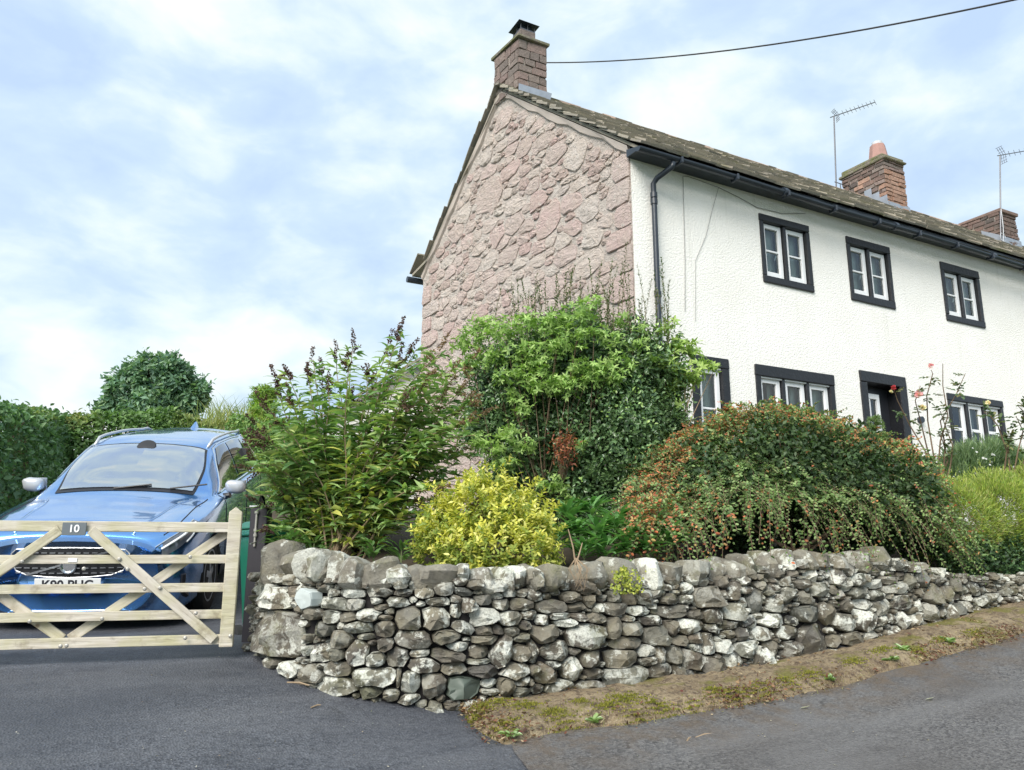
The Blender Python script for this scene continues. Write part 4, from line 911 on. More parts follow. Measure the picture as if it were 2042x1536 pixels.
for dz in (.10, .30): m.tube([(a1b[0]-.02, a1b[1], z_+dz), (8.71, a1b[1]+.0, z_+dz)], .010, 6)
m.tube([(a1b[0]+.16, a1b[1], z_+.10), (a1b[0]+.16, a1b[1], z_+.30)], .012, 6); m.build('bracket', 'metal_grey', A)
a2b, a2t, a2e = onplane(1996, 500, (0, 1.93, 0), (0, 1, 0)), onplane(1994, 310, (0, 1.93, 0), (0, 1, 0)), onplane(2075, 296, (0, 1.8, 0), (0, 1, 0))
A = aerial('television_aerial', 'television aerial with grid reflector standing on the dark stone chimney beside the picture edge', a2b, a2t, a2e, 7, .07, .20)
m = MB(a2b); pts = [(a2b+(a2t-a2b)*q_+np.array([.05*math.sin(9*q_), -.03, 0])) for q_ in np.linspace(.02, .42, 14)]; m.tube(pts, .008, 5)
m.tube([pts[3]+np.array([.1*math.cos(a), 0, .1*math.sin(a)+.05]) for a in np.linspace(0, 5.5, 12)], .006, 5); m.build('cable', 'pot_white', A)
p0 = np.array([c0x+.51, 2.47, 7.46]); p1 = at(2042, 2, 7.5); p2 = at(2200, -40, 7.0); pts = []
for q_ in np.linspace(0, 2.1, 54): p = p0*(1-q_)+p2*q_; p = p-np.array([0, 0, .22*4*q_*(1-q_)]); pts.append(p)
o = MB(p0).tube(pts, .0095, 6).build('overhead_wire', 'cable_black'); tag(o, 'black overhead wire strung from the tall gable chimney across the sky', 'wire')

# ------------------------------------------------------------------ outhouse behind the gable
OH = empty('outhouse', (-1.6, 6.0, -.2), 'low white outhouse with stone slate roof behind the flowering shrub', 'outhouse'); OO = np.array(OH.location)
ya, yb = 5.75, 8.6; xa, xb = -2.9, .1
def oz(x): return 2.02+(x+2.0)*.70
MB(OO).add([(xa, ya, -.8), (xb, ya, -.8), (xb, ya, oz(xb)-.1), (xa, ya, oz(xa)-.1), (xa, yb, -.8), (xb, yb, -.8), (xb, yb, oz(xb)-.1), (xa, yb, oz(xa)-.1)], [(0, 1, 2, 3), (4, 0, 3, 7), (5, 4, 7, 6), (1, 5, 6, 2)]).build('wall', 'roughcast', OH)
m = MB(OO); m.hexa([(xa-.25, ya-.12, oz(xa-.25)-.08), (xb, ya-.12, oz(xb)-.08), (xb, yb, oz(xb)-.08), (xa-.25, yb, oz(xa-.25)-.08), (xa-.25, ya-.12, oz(xa-.25)-.02), (xb, ya-.12, oz(xb)-.02), (xb, yb, oz(xb)-.02), (xa-.25, yb, oz(xa-.25)-.02)])
orf = m.build('roof', 'slate', OH)
nrm = np.array([-.70, 0, 1])/math.hypot(.7, 1); tan = np.array([1, 0, .70])/math.hypot(1, .7); u = 0
while u < 3.9:
    y = ya-.14
    while y < yb:
        w_ = R.uniform(.28, .45); l_ = .36; b0 = np.array([xa-.30, y, oz(xa-.30)-.005])+tan*u; P = []
        for dz in (0, 1):
            for du, dy in ((0, w_-.006), (0, 0), (l_, 0), (l_, w_-.006)): P.append(b0+tan*du+np.array([0, dy, 0])+nrm*(.035*(1-du/l_)+dz*.022))
        P = np.array(P); link('slate', pymesh('slate', P-P[0], SF), 'slate', orf, P[0]-OO); y += w_
    u += .20
# ------------------------------------------------------------------ five-bar gate
gR = at(478, 1040, 5.30); gL = at(0, 1043, 4.955)
gd = gL[:2]-gR[:2]; GLEN1 = np.linalg.norm(gd); gd /= GLEN1
yawg = math.atan2(gd[1], gd[0])             # local x runs from the latch post towards the hinge side
def gate_xz(px, py):
    P = onplane(px, py, np.r_[gR[:2], 0], (-gd[1], gd[0], 0)); return float((P[:2]-gR[:2])@gd), float(P[2])
xm, _ = gate_xz(154, 1060); XE = 2*xm+.05
gz0 = -1.27
gate = empty('five_bar_gate', (gR[0], gR[1], gz0), 'weathered timber five-bar gate with diamond braces across the drive', 'gate'); gate.rotation_euler = (0, 0, yawg)
RAILY = [((1039, 1056), (1042, 1066)), ((1102, 1119), (1112, 1130)), ((1157, 1175), (1172, 1190)), ((1208.6, 1227), (1230, 1248)), ((1260, 1280), (1280, 1300))]
rails = []
for (a, b_), (c_, d_) in RAILY:
    zt = (gate_xz(474, a)[1]+gate_xz(2, c_)[1])/2; zb = (gate_xz(474, b_)[1]+gate_xz(2, d_)[1])/2; rails.append((zt-gz0, zb-gz0))
for i, (zt, zb) in enumerate(rails):
    o = beam('rail', (.03, 0, (zt+zb)/2), (XE-.03, 0, (zt+zb)/2), zt-zb, .045 if i else .07, 'gate_timber', gate)
ztop, zbot = rails[0][0], rails[-1][1]
pz0 = gate_xz(470, 1289)[1]-gz0; pz1 = gate_xz(492, 1012)[1]-gz0
# latch stile with weathered pointed top
m = MB(); a_, b_ = -.075, .0; sw = .085
m.add([(-sw, -.037, pz0), (0, -.037, pz0), (0, .037, pz0), (-sw, .037, pz0), (-sw, -.037, pz1-.035), (0, -.037, pz1-.035), (0, .037, pz1-.035), (-sw, .037, pz1-.035), (-sw*.5, -.037, pz1), (-sw*.5, .037, pz1)], [(0, 3, 2, 1), (0, 1, 5, 8, 4), (2, 3, 7, 9, 6), (1, 2, 6, 5), (3, 0, 4, 7), (4, 8, 9, 7), (8, 5, 6, 9)])
st = m.build('latch_stile', 'gate_timber', gate, bevel=.004)
st.location = (.07, 0, 0)
beam('hinge_stile', (XE, 0, pz0), (XE, 0, pz1+.1), .09, .075, 'gate_timber', gate, up=(1, 0, 0))
fy, by = .045, -.045                         # local +y faces the camera side? decided below
toC = np.array([CAMP[0]-gR[0], CAMP[1]-gR[1]]); nloc = np.array([-gd[1], gd[0]]); sg = 1 if toC@nloc > 0 else -1
zb5 = (rails[4][0]+rails[4][1])/2; zt1 = rails[0][1]
for s_ in (-1, 1):
    e_ = xm-s_*(xm-.08) if s_ == 1 else xm+(XE-xm-.08)
    beam('brace', (xm-s_*.09, sg*.038, rails[0][1]+.01), (e_-s_*-.02, sg*.038, zb5), .062, .022, 'gate_timber', gate)
    beam('brace', (xm-s_*.02, -sg*.036, rails[4][0]-.01), (e_, -sg*.036, rails[0][1]+.0), .062, .022, 'gate_timber', gate)
# coach bolts
bm_ = MB().lathe([(.013, 0), (.012, .006), (.006, .010)], (0, 0, 0), 10, (0, sg, 0)); me0 = pymesh('bolt', bm_.v, bm_.f)
for px, py in [(242, 1115), (172, 1134), (258, 1135), (322, 1172), (393, 1222), (461, 1267), (382, 1111), (292, 1174), (65, 1238), (208, 1233), (126, 1287), (138, 1286), (372, 1271), (50, 1120)]:
    x, z = gate_xz(px, py); o = link('bolt', me0, 'bolt_steel', gate, (x, sg*.052, z-gz0))
# house number plate, small label
def text_mesh(body, size, ext=.0015, bold=0.):
    c = bpy.data.curves.new('t', 'FONT'); c.body = body; c.size = size; c.extrude = ext; c.align_x = 'CENTER'; c.align_y = 'CENTER'; c.offset = bold
    o = bpy.data.objects.new('t', c); COL.objects.link(o); dg = bpy.context.evaluated_depsgraph_get(); me = bpy.data.meshes.new_from_object(o.evaluated_get(dg)); bpy.data.objects.remove(o); return me
x, z = gate_xz(153, 1055.5); wN = 43*5.05/FPX; hN = 25*5.05/FPX
nb = MB().box((x-wN/2, sg*.053-.006, z-gz0-hN/2), (x+wN/2, sg*.053+.006, z-gz0+hN/2)).build('number_sign', 'sign_slate', gate, bevel=.002); nb['label'] = 'small grey house number sign reading 10'
tm = text_mesh('10', .066, .002, .0012); o = link('number', tm, 'sign_white', nb); o.location = (x, sg*.0605, z-gz0); o.rotation_euler = (math.pi/2, 0, math.pi if sg > 0 else 0)
x, z = gate_xz(147, 1117); MB().box((x-.026, sg*.024-.002, z-gz0-.012), (x+.026, sg*.024+.003, z-gz0+.012)).build('maker_label', 'sign_white', gate)
# black slam post with drop bolt
pp = at(517, 1090, 5.95); post = empty('gate_post', (pp[0], pp[1], -1.3), 'square black gate post with a pale drop bolt beside the stone wall', 'post'); PO = np.array(post.location)
m = MB(PO); ztp = at(516, 1011, 5.9)[2]
q = [pp[:2]+RT[:2]*a*.066+np.array([-RT[1], RT[0]])*b_*.066 for a, b_ in ((-1, -1), (1, -1), (1, 1), (-1, 1))]
m.hexa([np.r_[p, -1.35] for p in q]+[np.r_[p, ztp] for p in q]); m.build('post', 'post_black', post, bevel=.008)
m = MB(PO); m.hexa([np.r_[pp[:2]+(p-pp[:2])*1.12, ztp+.001] for p in q]+[np.r_[pp[:2]+(p-pp[:2])*1.12, ztp+.012] for p in q]); m.build('post_cap', 'pot_white', post, bevel=.003)
fr = np.array([RT[1], -RT[0]])*.075
m = MB(PO); m.tube([np.r_[pp[:2]+fr-RT[:2]*.012, at(512, 1020, 5.9)[2]], np.r_[pp[:2]+fr-RT[:2]*.014, at(512, 1090, 5.9)[2]]], .009, 8)
for y_ in (1024, 1060, 1070): m.lathe([(.016, 0), (.016, .02)], np.r_[pp[:2]+fr-RT[:2]*.012, at(512, y_, 5.9)[2]], 10)
m.build('drop_bolt', 'bolt_steel', post)
MB(PO).tube([at(499, 1085, 5.38), at(506, 1083, 5.6), at(511, 1080, 5.8)], .005, 6).build('latch', 'bolt_steel', post)
# wheeled bin
bp = at(562, 1060, 6.35); zb_ = float(gz(bp[0], bp[1])); ztb = at(560, 1040, 6.35)[2]
bn = empty('wheeled_bin', (bp[0], bp[1], ztb-1.02), 'green wheeled bin standing behind the stone wall beside the gate post', 'bin'); bn.rotation_euler = (0, 0, .15)
def rbox(m, z0, z1, s0, s1): m.hexa([(-s0, -s0, z0), (s0, -s0, z0), (s0, s0, z0), (-s0, s0, z0), (-s1, -s1, z1), (s1, -s1, z1), (s1, s1, z1), (-s1, s1, z1)])
m = MB(); rbox(m, .08, .92, .20, .27); m.build('body', 'bin_green', bn, bevel=.03)
m = MB(); rbox(m, .90, .95, .29, .29); m.build('rim', 'bin_green', bn, bevel=.012)
m = MB(); rbox(m, .955, 1.02, .30, .24); m.build('lid', 'bin_green', bn, bevel=.02)
m = MB(); m.tube([(-.24, .31, .93), (.24, .31, .93)], .016, 8); m.build('handle', 'bin_green', bn)
for s_ in (-1, 1): MB().lathe([(.06, 0), (.10, .005), (.10, .05), (.06, .055)], (s_*.24-.028, .20, .10), 18, (1, 0, 0)).build('wheel', 'car_tyre', bn)

# ------------------------------------------------------------------ the blue car
CT = (-5.768, .397, -1.2856); CYAW, CPIT = math.radians(18.9), math.radians(12.0)
car = empty('parked_car', CT, 'shiny blue sport utility car parked on the drive behind the gate', 'car'); car.rotation_euler = (CPIT, 0, -CYAW)
# stations along y (from the nose back); rows of (half width, height): sill bottom centre, sill, lower side, mid side, shoulder, belt, mid glass, roof edge, roof, centre
ST = [
 (0.00, [(0, .26), (.42, .26), (.60, .34), (.70, .56), (.66, .74), (.60, .80), (.48, .835), (.36, .85), (.18, .86), (0, .865)]),
 (.05, [(0, .22), (.58, .22), (.74, .33), (.82, .56), (.76, .79), (.68, .86), (.54, .895), (.38, .91), (.19, .92), (0, .925)]),
 (.20, [(0, .20), (.72, .21), (.86, .33), (.90, .58), (.86, .84), (.77, .915), (.60, .955), (.40, .97), (.2, .98), (0, .985)]),
 (.50, [(0, .20), (.80, .21), (.92, .34), (.945, .62), (.915, .90), (.81, .965), (.64, 1.00), (.42, 1.005), (.2, 1.015), (0, 1.02)]),
 (.90, [(0, .20), (.82, .22), (.93, .36), (.95, .66), (.93, .945), (.83, 1.005), (.66, 1.035), (.43, 1.04), (.2, 1.05), (0, 1.055)]),
 (1.22, [(0, .20), (.82, .22), (.93, .36), (.945, .68), (.935, .97), (.84, 1.03), (.74, 1.055), (.46, 1.085), (.22, 1.10), (0, 1.105)]),
 (1.32, [(0, .20), (.82, .22), (.93, .36), (.943, .68), (.935, .975), (.845, 1.045), (.76, 1.08), (.50, 1.115), (.25, 1.13), (0, 1.135)]),
 (1.62, [(0, .20), (.82, .22), (.925, .36), (.940, .68), (.935, .985), (.85, 1.065), (.775, 1.19), (.60, 1.29), (.30, 1.33), (0, 1.34)]),
 (2.02, [(0, .20), (.82, .22), (.92, .36), (.938, .68), (.935, .995), (.85, 1.075), (.745, 1.32), (.60, 1.475), (.32, 1.525), (0, 1.54)]),
 (2.20, [(0, .20), (.82, .22), (.92, .36), (.938, .68), (.935, 1.0), (.85, 1.08), (.74, 1.35), (.61, 1.515), (.34, 1.565), (0, 1.58)]),
 (2.80, [(0, .20), (.82, .22), (.92, .36), (.938, .68), (.935, 1.01), (.85, 1.09), (.735, 1.38), (.615, 1.555), (.34, 1.61), (0, 1.625)]),
 (3.60, [(0, .20), (.82, .22), (.925, .36), (.942, .68), (.935, 1.03), (.845, 1.12), (.72, 1.38), (.60, 1.545), (.33, 1.60), (0, 1.615)]),
 (4.20, [(0, .22), (.80, .24), (.91, .38), (.93, .70), (.91, 1.05), (.81, 1.15), (.67, 1.36), (.55, 1.49), (.30, 1.54), (0, 1.555)]),
 (4.52, [(0, .26), (.74, .28), (.86, .40), (.88, .72), (.84, 1.03), (.74, 1.12), (.62, 1.2), (.48, 1.27), (.26, 1.30), (0, 1.31)]),
 (4.68, [(0, .34), (.62, .36), (.74, .45), (.78, .70), (.74, .93), (.66, .98), (.5, 1.0), (.36, 1.02), (.2, 1.03), (0, 1.03)])]
SY = np.array([s_[0] for s_ in ST]); SP = np.array([s_[1] for s_ in ST])
def crs(A, x, t):
    """Catmull-Rom through rows of A at knots x, limited tangents"""
    i = int(np.clip(np.searchsorted(x, t)-1, 0, len(x)-2)); h = x[i+1]-x[i]; q = (t-x[i])/h
    d = (A[i+1]-A[i])/h
    m0 = d if i == 0 else ((A[i]-A[i-1])/(x[i]-x[i-1])*h+d*(x[i]-x[i-1]))/(h+x[i]-x[i-1])
    m1 = d if i == len(x)-2 else ((A[i+2]-A[i+1])/(x[i+2]-x[i+1])*h+d*(x[i+2]-x[i+1]))/(h+x[i+2]-x[i+1])
    return (2*q**3-3*q*q+1)*A[i]+(q**3-2*q*q+q)*h*m0+(-2*q**3+3*q*q)*A[i+1]+(q**3-q*q)*h*m1
KN = np.arange(10.)
def S(y, v, off=0., side=1):
    def p(y, v): row = crs(SP, SY, np.clip(y, 0, 4.68)); a = crs(row, KN, np.clip(v, 0, 9)); return np.array([a[0]*side, y, a[1]])
    P = p(y, v)
    if off:
        a = p(y+.01, v)-p(y-.01, v) if .01 < y < 4.67 else np.array([0, 1., 0]); b_ = p(y, min(v+.02, 9))-p(y, max(v-.02, 0)); n = np.cross(a, b_)*side; n /= np.linalg.norm(n)+1e-9
        if v > 8.95: n = np.array([0, n[1], n[2]]); n /= np.linalg.norm(n)
        if n@(P-np.array([0, P[1], .7])) < 0 and v < 8: n = -n
        if n[2] < 0 and v > 7: n = -n
        P = P+n*off
    return P
L_ = lambda a, b_, t: a+(b_-a)*t
WA = [(.90, .36), (3.77, .36)]; WR = .37      # wheel centres, arch radius
def body_mesh():
    ys = np.unique(np.r_[np.linspace(0, .3, 9), np.linspace(.3, 1.3, 22), np.linspace(1.3, 2.2, 14), np.linspace(2.2, 4.68, 34)]); vs_ = np.unique(np.r_[np.linspace(0, 9, 55)])
    v = []; f = []; idx = {}
    for side in (1, -1):
        g = np.array([[S(y, t, 0, side) for t in vs_] for y in ys]); b0 = len(v); nn = len(vs_)
        v += [tuple(p) for p in g.reshape(-1, 3)]
        for i in range(len(ys)-1):
            for j in range(nn-1):
                c_ = (g[i, j]+g[i+1, j+1])/2; yv, vv = (ys[i]+ys[i+1])/2, (vs_[j]+vs_[j+1])/2
                if any((c_[1]-wy)**2+(c_[2]-wz)**2 < (WR+.035)**2 and vv < 4.6 for wy, wz in WA): continue
                if 1.36 < yv < 1.99 and vv > L_(6.62, 7.12, (yv-1.34)/.66): continue
                q = (b0+i*nn+j, b0+(i+1)*nn+j, b0+(i+1)*nn+j+1, b0+i*nn+j+1); f.append(q if side == 1 else q[::-1])
        row = [b0+j for j in range(nn)]; f.append(tuple(row) if side == -1 else tuple(row[::-1]))
        row = [b0+(len(ys)-1)*nn+j for j in range(nn)]; f.append(tuple(row[::-1]) if side == -1 else tuple(row))
    return pymesh('body', v, f)
bo = link('body', body_mesh(), 'car_paint', car, smooth=True)
mw = bo.modifiers.new('weld', 'WELD'); mw.merge_threshold = .002
def patch(name, yf, vf, nu, nv, mat, parent, off=.006, sides=(1, -1), th=0., skip=None):
    """panel lying on the body surface: yf(u,w), vf(u,w) give surface coordinates"""
    v = []; f = []
    for sd in sides:
        b0 = len(v)
        for i in range(nu+1):
            for j in range(nv+1): v.append(S(yf(i/nu, j/nv), vf(i/nu, j/nv), off, sd))
        for i in range(nu):
            for j in range(nv):
                if skip and skip((i+.5)/nu, (j+.5)/nv): continue
                q = (b0+i*(nv+1)+j, b0+(i+1)*(nv+1)+j, b0+(i+1)*(nv+1)+j+1, b0+i*(nv+1)+j+1); f.append(q if sd == 1 else q[::-1])
    return link(name, pymesh(name, v, f), mat, parent, smooth=True)
L_ = lambda a, b_, t: a+(b_-a)*t
# windscreen: from the cowl to the roof, black frit then glass
patch('windscreen_surround', lambda u, w_: L_(1.28, 2.04, u), lambda u, w_: L_(L_(6.40, 6.95, u), 9, w_), 26, 26, 'car_black', car, .005, skip=lambda u, w_: .11 < u < .92 and w_ > .10)
ws = patch('windscreen', lambda u, w_: L_(1.34, 2.00, u), lambda u, w_: L_(L_(6.55, 7.05, u), 9, w_), 14, 12, 'car_glass', car, .012)
MB().lathe([(.10, 0), (.09, .01), (.0, .012)], S(1.93, 9, .012), 18, (0, -.65, .75)).build('sensor_housing', 'car_black', ws)
m = MB(); 
for x_, y0_ in ((-.12, 1.33), (.42, 1.34)): m.tube([(x_, y0_-.02, S(y0_, 9)[2]+.0), (x_+.35, y0_+.03, S(y0_+.03, 8.0)[2]+.03)], .009, 6)
m.build('wiper', 'car_black', ws)
# cabin seen through the windscreen
m = MB(); m.add([(-.72, 1.36, 1.02), (.72, 1.36, 1.02), (.74, 1.75, 1.00), (-.74, 1.75, 1.00), (-.74, 1.80, .55), (.74, 1.80, .55)], [(0, 1, 2, 3), (3, 2, 5, 4)]); m.tube([(-.62, 1.70, 1.02), (-.40, 1.66, 1.06), (-.14, 1.70, 1.02)], .05, 8); m.build('dashboard', 'car_cabin', car, bevel=.02)
m = MB(); m.box((-.80, 3.35, .4), (.80, 3.4, 1.40)); m.box((-.82, 1.8, .30), (.82, 3.4, .34)); m.build('cabin_lining', 'car_cabin', car)
for x_ in (-.37, .37):
    m = MB(); m.hexa([(x_-.25, 2.30, .55), (x_+.25, 2.30, .55), (x_+.25, 2.46, .55), (x_-.25, 2.46, .55), (x_-.20, 2.50, 1.16), (x_+.20, 2.50, 1.16), (x_+.20, 2.62, 1.16), (x_-.20, 2.62, 1.16)]); m.box((x_-.25, 1.95, .50), (x_+.25, 2.42, .62)); st_c = m.build('seat', 'car_seat', car, bevel=.05, seg=3)
    MB().box((x_-.13, 2.53, 1.19), (x_+.13, 2.63, 1.36)).build('headrest', 'car_seat', st_c, bevel=.04, seg=3)
m = MB(); c_w = np.array([-.37, 1.86, 1.02]); m.tube([c_w+np.array([.18*math.cos(a), .08*math.sin(a), .165*math.sin(a)]) for a in np.linspace(0, 2*math.pi, 26)], .016, 6); m.tube([c_w+np.array([-.17, 0, 0]), c_w+np.array([.17, 0, 0])], .02, 6); m.tube([c_w, c_w+np.array([0, -.07, -.15])], .02, 6); m.build('steering_wheel', 'car_black', car)
MB().box((-.11, 1.98, 1.37), (.11, 2.02, 1.44)).build('interior_mirror', 'car_black', car, bevel=.01)
# bonnet shut lines and creases
for sd in (1, -1):
    m = MB(); m.tube([S(L_(.10, 1.24, q), L_(5.15, 5.45, q), .002, sd) for q in np.linspace(0, 1, 16)], .005, 5); m.build('bonnet_seam', 'car_black', bo)
    m = MB(); m.tube([S(L_(.06, 1.18, q), L_(6.5, 6.25, q), -.006, sd) for q in np.linspace(0, 1, 16)], .016, 6); m.build('bonnet_crease', 'car_paint', bo, smooth=True)
# side glass with bright trim, doors seams
for sd in (1, -1):
    g1 = patch('side_window', lambda u, w_: L_(L_(1.62, 2.22, w_), 2.62, u), lambda u, w_: L_(5.12, 6.75, w_), 10, 8, 'car_side_glass', car, .005, (sd,))
    patch('side_window', lambda u, w_: L_(2.70, 3.45, u), lambda u, w_: L_(5.12, 6.75, w_), 10, 8, 'car_side_glass', car, .005, (sd,))
    patch('side_window', lambda u, w_: L_(3.52, L_(4.15, 3.85, w_), u), lambda u, w_: L_(5.2, 6.7, w_), 8, 8, 'car_side_glass', car, .005, (sd,))
    m = MB(); m.tube([S(1.55, 5.05, .006, sd)]+[S(L_(1.55, 2.15, q), L_(5.1, 6.85, q), .006, sd) for q in np.linspace(.05, 1, 8)]+[S(y_, 6.88, .006, sd) for y_ in np.linspace(2.3, 3.9, 14)]+[S(4.25, 5.2, .006, sd)]+[S(y_, 5.03, .006, sd) for y_ in np.linspace(4.1, 1.6, 14)], .010, 6); m.build('window_trim', 'chrome', car)
    m = MB()
    for y_ in (1.50, 2.66, 3.62): m.tube([S(y_, t, .001, sd) for t in np.linspace(1.6, 4.9, 14)], .004, 4)
    m.build('door_seam', 'car_black', bo)
    for y_ in (2.42, 3.38): MB().tube([S(y_-.11, 4.2, .02, sd), S(y_, 4.2, .035, sd), S(y_+.11, 4.2, .02, sd)], .014, 6).build('door_handle', 'car_silver', bo)
    patch('sill_trim', lambda u, w_: L_(1.32, 3.35, u), lambda u, w_: L_(1.2, 2.0, w_), 10, 3, 'car_black', car, .008, (sd,))
    # mirrors
    c0 = np.array([sd*1.0, 1.62, 1.13]); v, f = boulder(.20, .13, .135, np.random.RandomState(3), 0, .7, 0.)
    mi = link('mirror', pymesh('mirror', v+c0, f), 'car_silver', car, smooth=True)
    MB().tube([(sd*.86, 1.66, 1.02), (sd*.95, 1.64, 1.04)], .03, 8).build('mirror_arm', 'car_black', mi)
    MB().box((c0[0]-.10, c0[1]+.070, c0[2]-.06), (c0[0]+.10, c0[1]+.078, c0[2]+.06)).build('mirror_glass', 'chrome', mi)
    # roof rails
    m = MB(); m.tube([S(2.12, 7.05, .0, sd)]+[S(y_, 7.1, .045, sd) for y_ in np.linspace(2.3, 3.9, 10)]+[S(4.15, 7.1, .0, sd)], .017, 8); m.build('roof_rail', 'car_silver', car, smooth=True)
    # wheels
    for wy, wz in WA:
        cx = sd*.82; m = MB(); m.lathe([(.24, -.11), (.33, -.115), (.365, -.09), (.37, 0), (.365, .09), (.33, .115), (.24, .11)], (cx, wy, wz), 32, (sd, 0, 0)); wl = m.build('wheel', 'car_tyre', car, smooth=True)
        m = MB(); m.lathe([(.245, .085), (.25, .112), (.232, .112), (.225, .06)], (cx, wy, wz), 32, (sd, 0, 0))
        for k_ in range(5):
            a = 2*math.pi*k_/5+.3; m.bar((cx+sd*.10, wy+.04*math.cos(a), wz+.04*math.sin(a)), (cx+sd*.09, wy+.235*math.cos(a), wz+.235*math.sin(a)), .06, .03, (0, -math.sin(a), math.cos(a)))
        m.lathe([(.05, .07), (.05, .115), (.03, .12)], (cx, wy, wz), 16, (sd, 0, 0)); m.build('rim', 'car_silver', wl)
        m = MB(); m.lathe([(.38, -.2), (.40, -.2), (.40, .05), (.38, .05)], (cx-sd*.03, wy, wz), 24, (sd, 0, 0)); m.build('arch_liner', 'car_black', wl)
# front: grille with bright surround, diagonal bar and ring badge
gy = lambda z: -.012-.02*(1-abs(z-.6)/.4)
gq = [(-.43, .795), (-.30, .81), (0, .815), (.30, .81), (.43, .795), (.465, .76), (.46, .69), (.42, .62), (.33, .585), (.17, .57), (0, .565), (-.17, .57), (-.33, .585), (-.42, .62), (-.46, .69), (-.465, .76)]
def fy_(x, z): return -.030+.16*x*x+.25*max(0, z-.70)**2*4
m = MB(); m.add([(x, fy_(x, z), z) for x, z in gq]+[(0, fy_(0, .66)-.004, .66)], [(i, (i+1) % 16, 16) for i in range(16)]); m.add([(x, fy_(x, z), z) for x, z in gq]+[(x*1.02, .12, z) for x, z in gq], [(i, (i+1) % 16, 16+(i+1) % 16, 16+i) for i in range(16)]); gri = m.build('grille', 'car_black', car)
m = MB(); m.tube([(x, fy_(x, z)-.006, z) for x, z in gq]+[(gq[0][0], fy_(*gq[0])-.006, gq[0][1])], .0055, 6); m.build('grille_surround', 'car_silver', gri)
for r_i in range(5):
    z_ = .605+.042*r_i; hw = .43 if z_ > .6 else .38
    for c_i in range(13):
        x_ = -hw+2*hw*(c_i+.5)/13; MB().box((x_-.022, fy_(x_, z_)-.014, z_-.004), (x_+.022, fy_(x_, z_)-.004, z_+.004)).build('grille_slat', 'chrome', gri)
m = MB(); m.bar((-.33, fy_(.33, .58)-.018, .59), (.33, fy_(.33, .79)-.018, .79), .016, .012); m.build('diagonal_bar', 'chrome', gri)
m = MB(); c0 = (0, -.052, .667); nn = 28
m.tube([(c0[0]+.058*math.cos(a), c0[1], c0[2]+.058*math.sin(a)) for a in np.linspace(0, 2*math.pi, nn)], .011, 8); m.lathe([(.048, 0), (.048, .006)], (0, -.048, .667), 24, (0, 1, 0)); m.tube([(c0[0]+.04, c0[1], c0[2]+.045), (c0[0]+.085, c0[1], c0[2]+.085)], .008, 6); m.build('badge', 'chrome', gri)
# lower bumper: intake, lip, fog surrounds
m = MB(); lq = [(-.62, .43), (.62, .43), (.55, .30), (-.55, .30)]; m.add([(x, .02+.10*x*x-.012, z) for x, z in [(-.62, .42), (-.3, .43), (0, .435), (.3, .43), (.62, .42), (.56, .31), (.3, .29), (0, .285), (-.3, .29), (-.56, .31)]], [tuple(range(9, -1, -1))]); m.build('lower_intake', 'car_black', car)
m = MB(); m.tube([(x, -.015+.16*x*x, .275) for x in np.linspace(-.66, .66, 14)], .022, 8); m.build('front_lip', 'car_paint', car, smooth=True)
m = MB(); m.tube([(x, -.030+.16*x*x, .475) for x in np.linspace(-.72, .72, 16)], .020, 8); m.build('bumper_bar', 'car_paint', car, smooth=True)
# headlights
for sd in (1, -1):
    hl = patch('headlight', lambda u, w_: L_(L_(.018, .05, w_), .52, u**1.2), lambda u, w_: L_(L_(3.75, 4.12, u), L_(4.62, 4.72, u), w_), 14, 8, 'lamp_lens', car, .008, (sd,))
    m = MB(); m.tube([S(L_(.03, .46, q**1.2), L_(4.18, 4.40, q), .016, sd) for q in np.linspace(0, 1, 10)], .011, 6); m.tube([S(L_(.20, .47, q), L_(3.9, 4.2, q), .014, sd) for q in np.linspace(0, 1, 8)], .007, 6); m.build('daytime_light', 'lamp_white', hl)
    m = MB(); m.tube([S(L_(.02, .52, q**1.2), L_(4.62, 4.72, q), .010, sd) for q in np.linspace(0, 1, 10)], .006, 5); m.build('headlight_trim', 'chrome', hl)
    m = MB(); v_ = []; m.tube([S(.10, 3.0, .004, sd), S(.12, 2.4, .006, sd), S(.22, 2.1, .006, sd)], .025, 6); m.build('side_intake', 'car_black', car)
# number plate
pl_ = MB().box((-.26, -.050, .452), (.26, -.042, .563)).build('number_plate', 'plate_white', car, bevel=.004)
tm = text_mesh('K90 PHG', .097, .0012, .0022); o = link('registration', tm, 'plate_ink', pl_); o.location = (0, -.0505, .507); o.rotation_euler = (math.pi/2, 0, 0)
xs_ = [v_.co.x for v_ in tm.vertices]; ys_ = [v_.co.y for v_ in tm.vertices]; o.scale = (.40/(max(xs_)-min(xs_)), .079/(max(ys_)-min(ys_)), 1)
# shark fin
c0 = S(3.95, 9, 0); m = MB(); m.add([c0+np.array(p) for p in ((-.035, -.10, -.01), (.035, -.10, -.01), (.035, .10, -.01), (-.035, .10, -.01), (-.008, .06, .075), (.008, .06, .075), (.008, .10, .075), (-.008, .10, .075))], SF); m.build('aerial_fin', 'car_paint', car, bevel=.01)
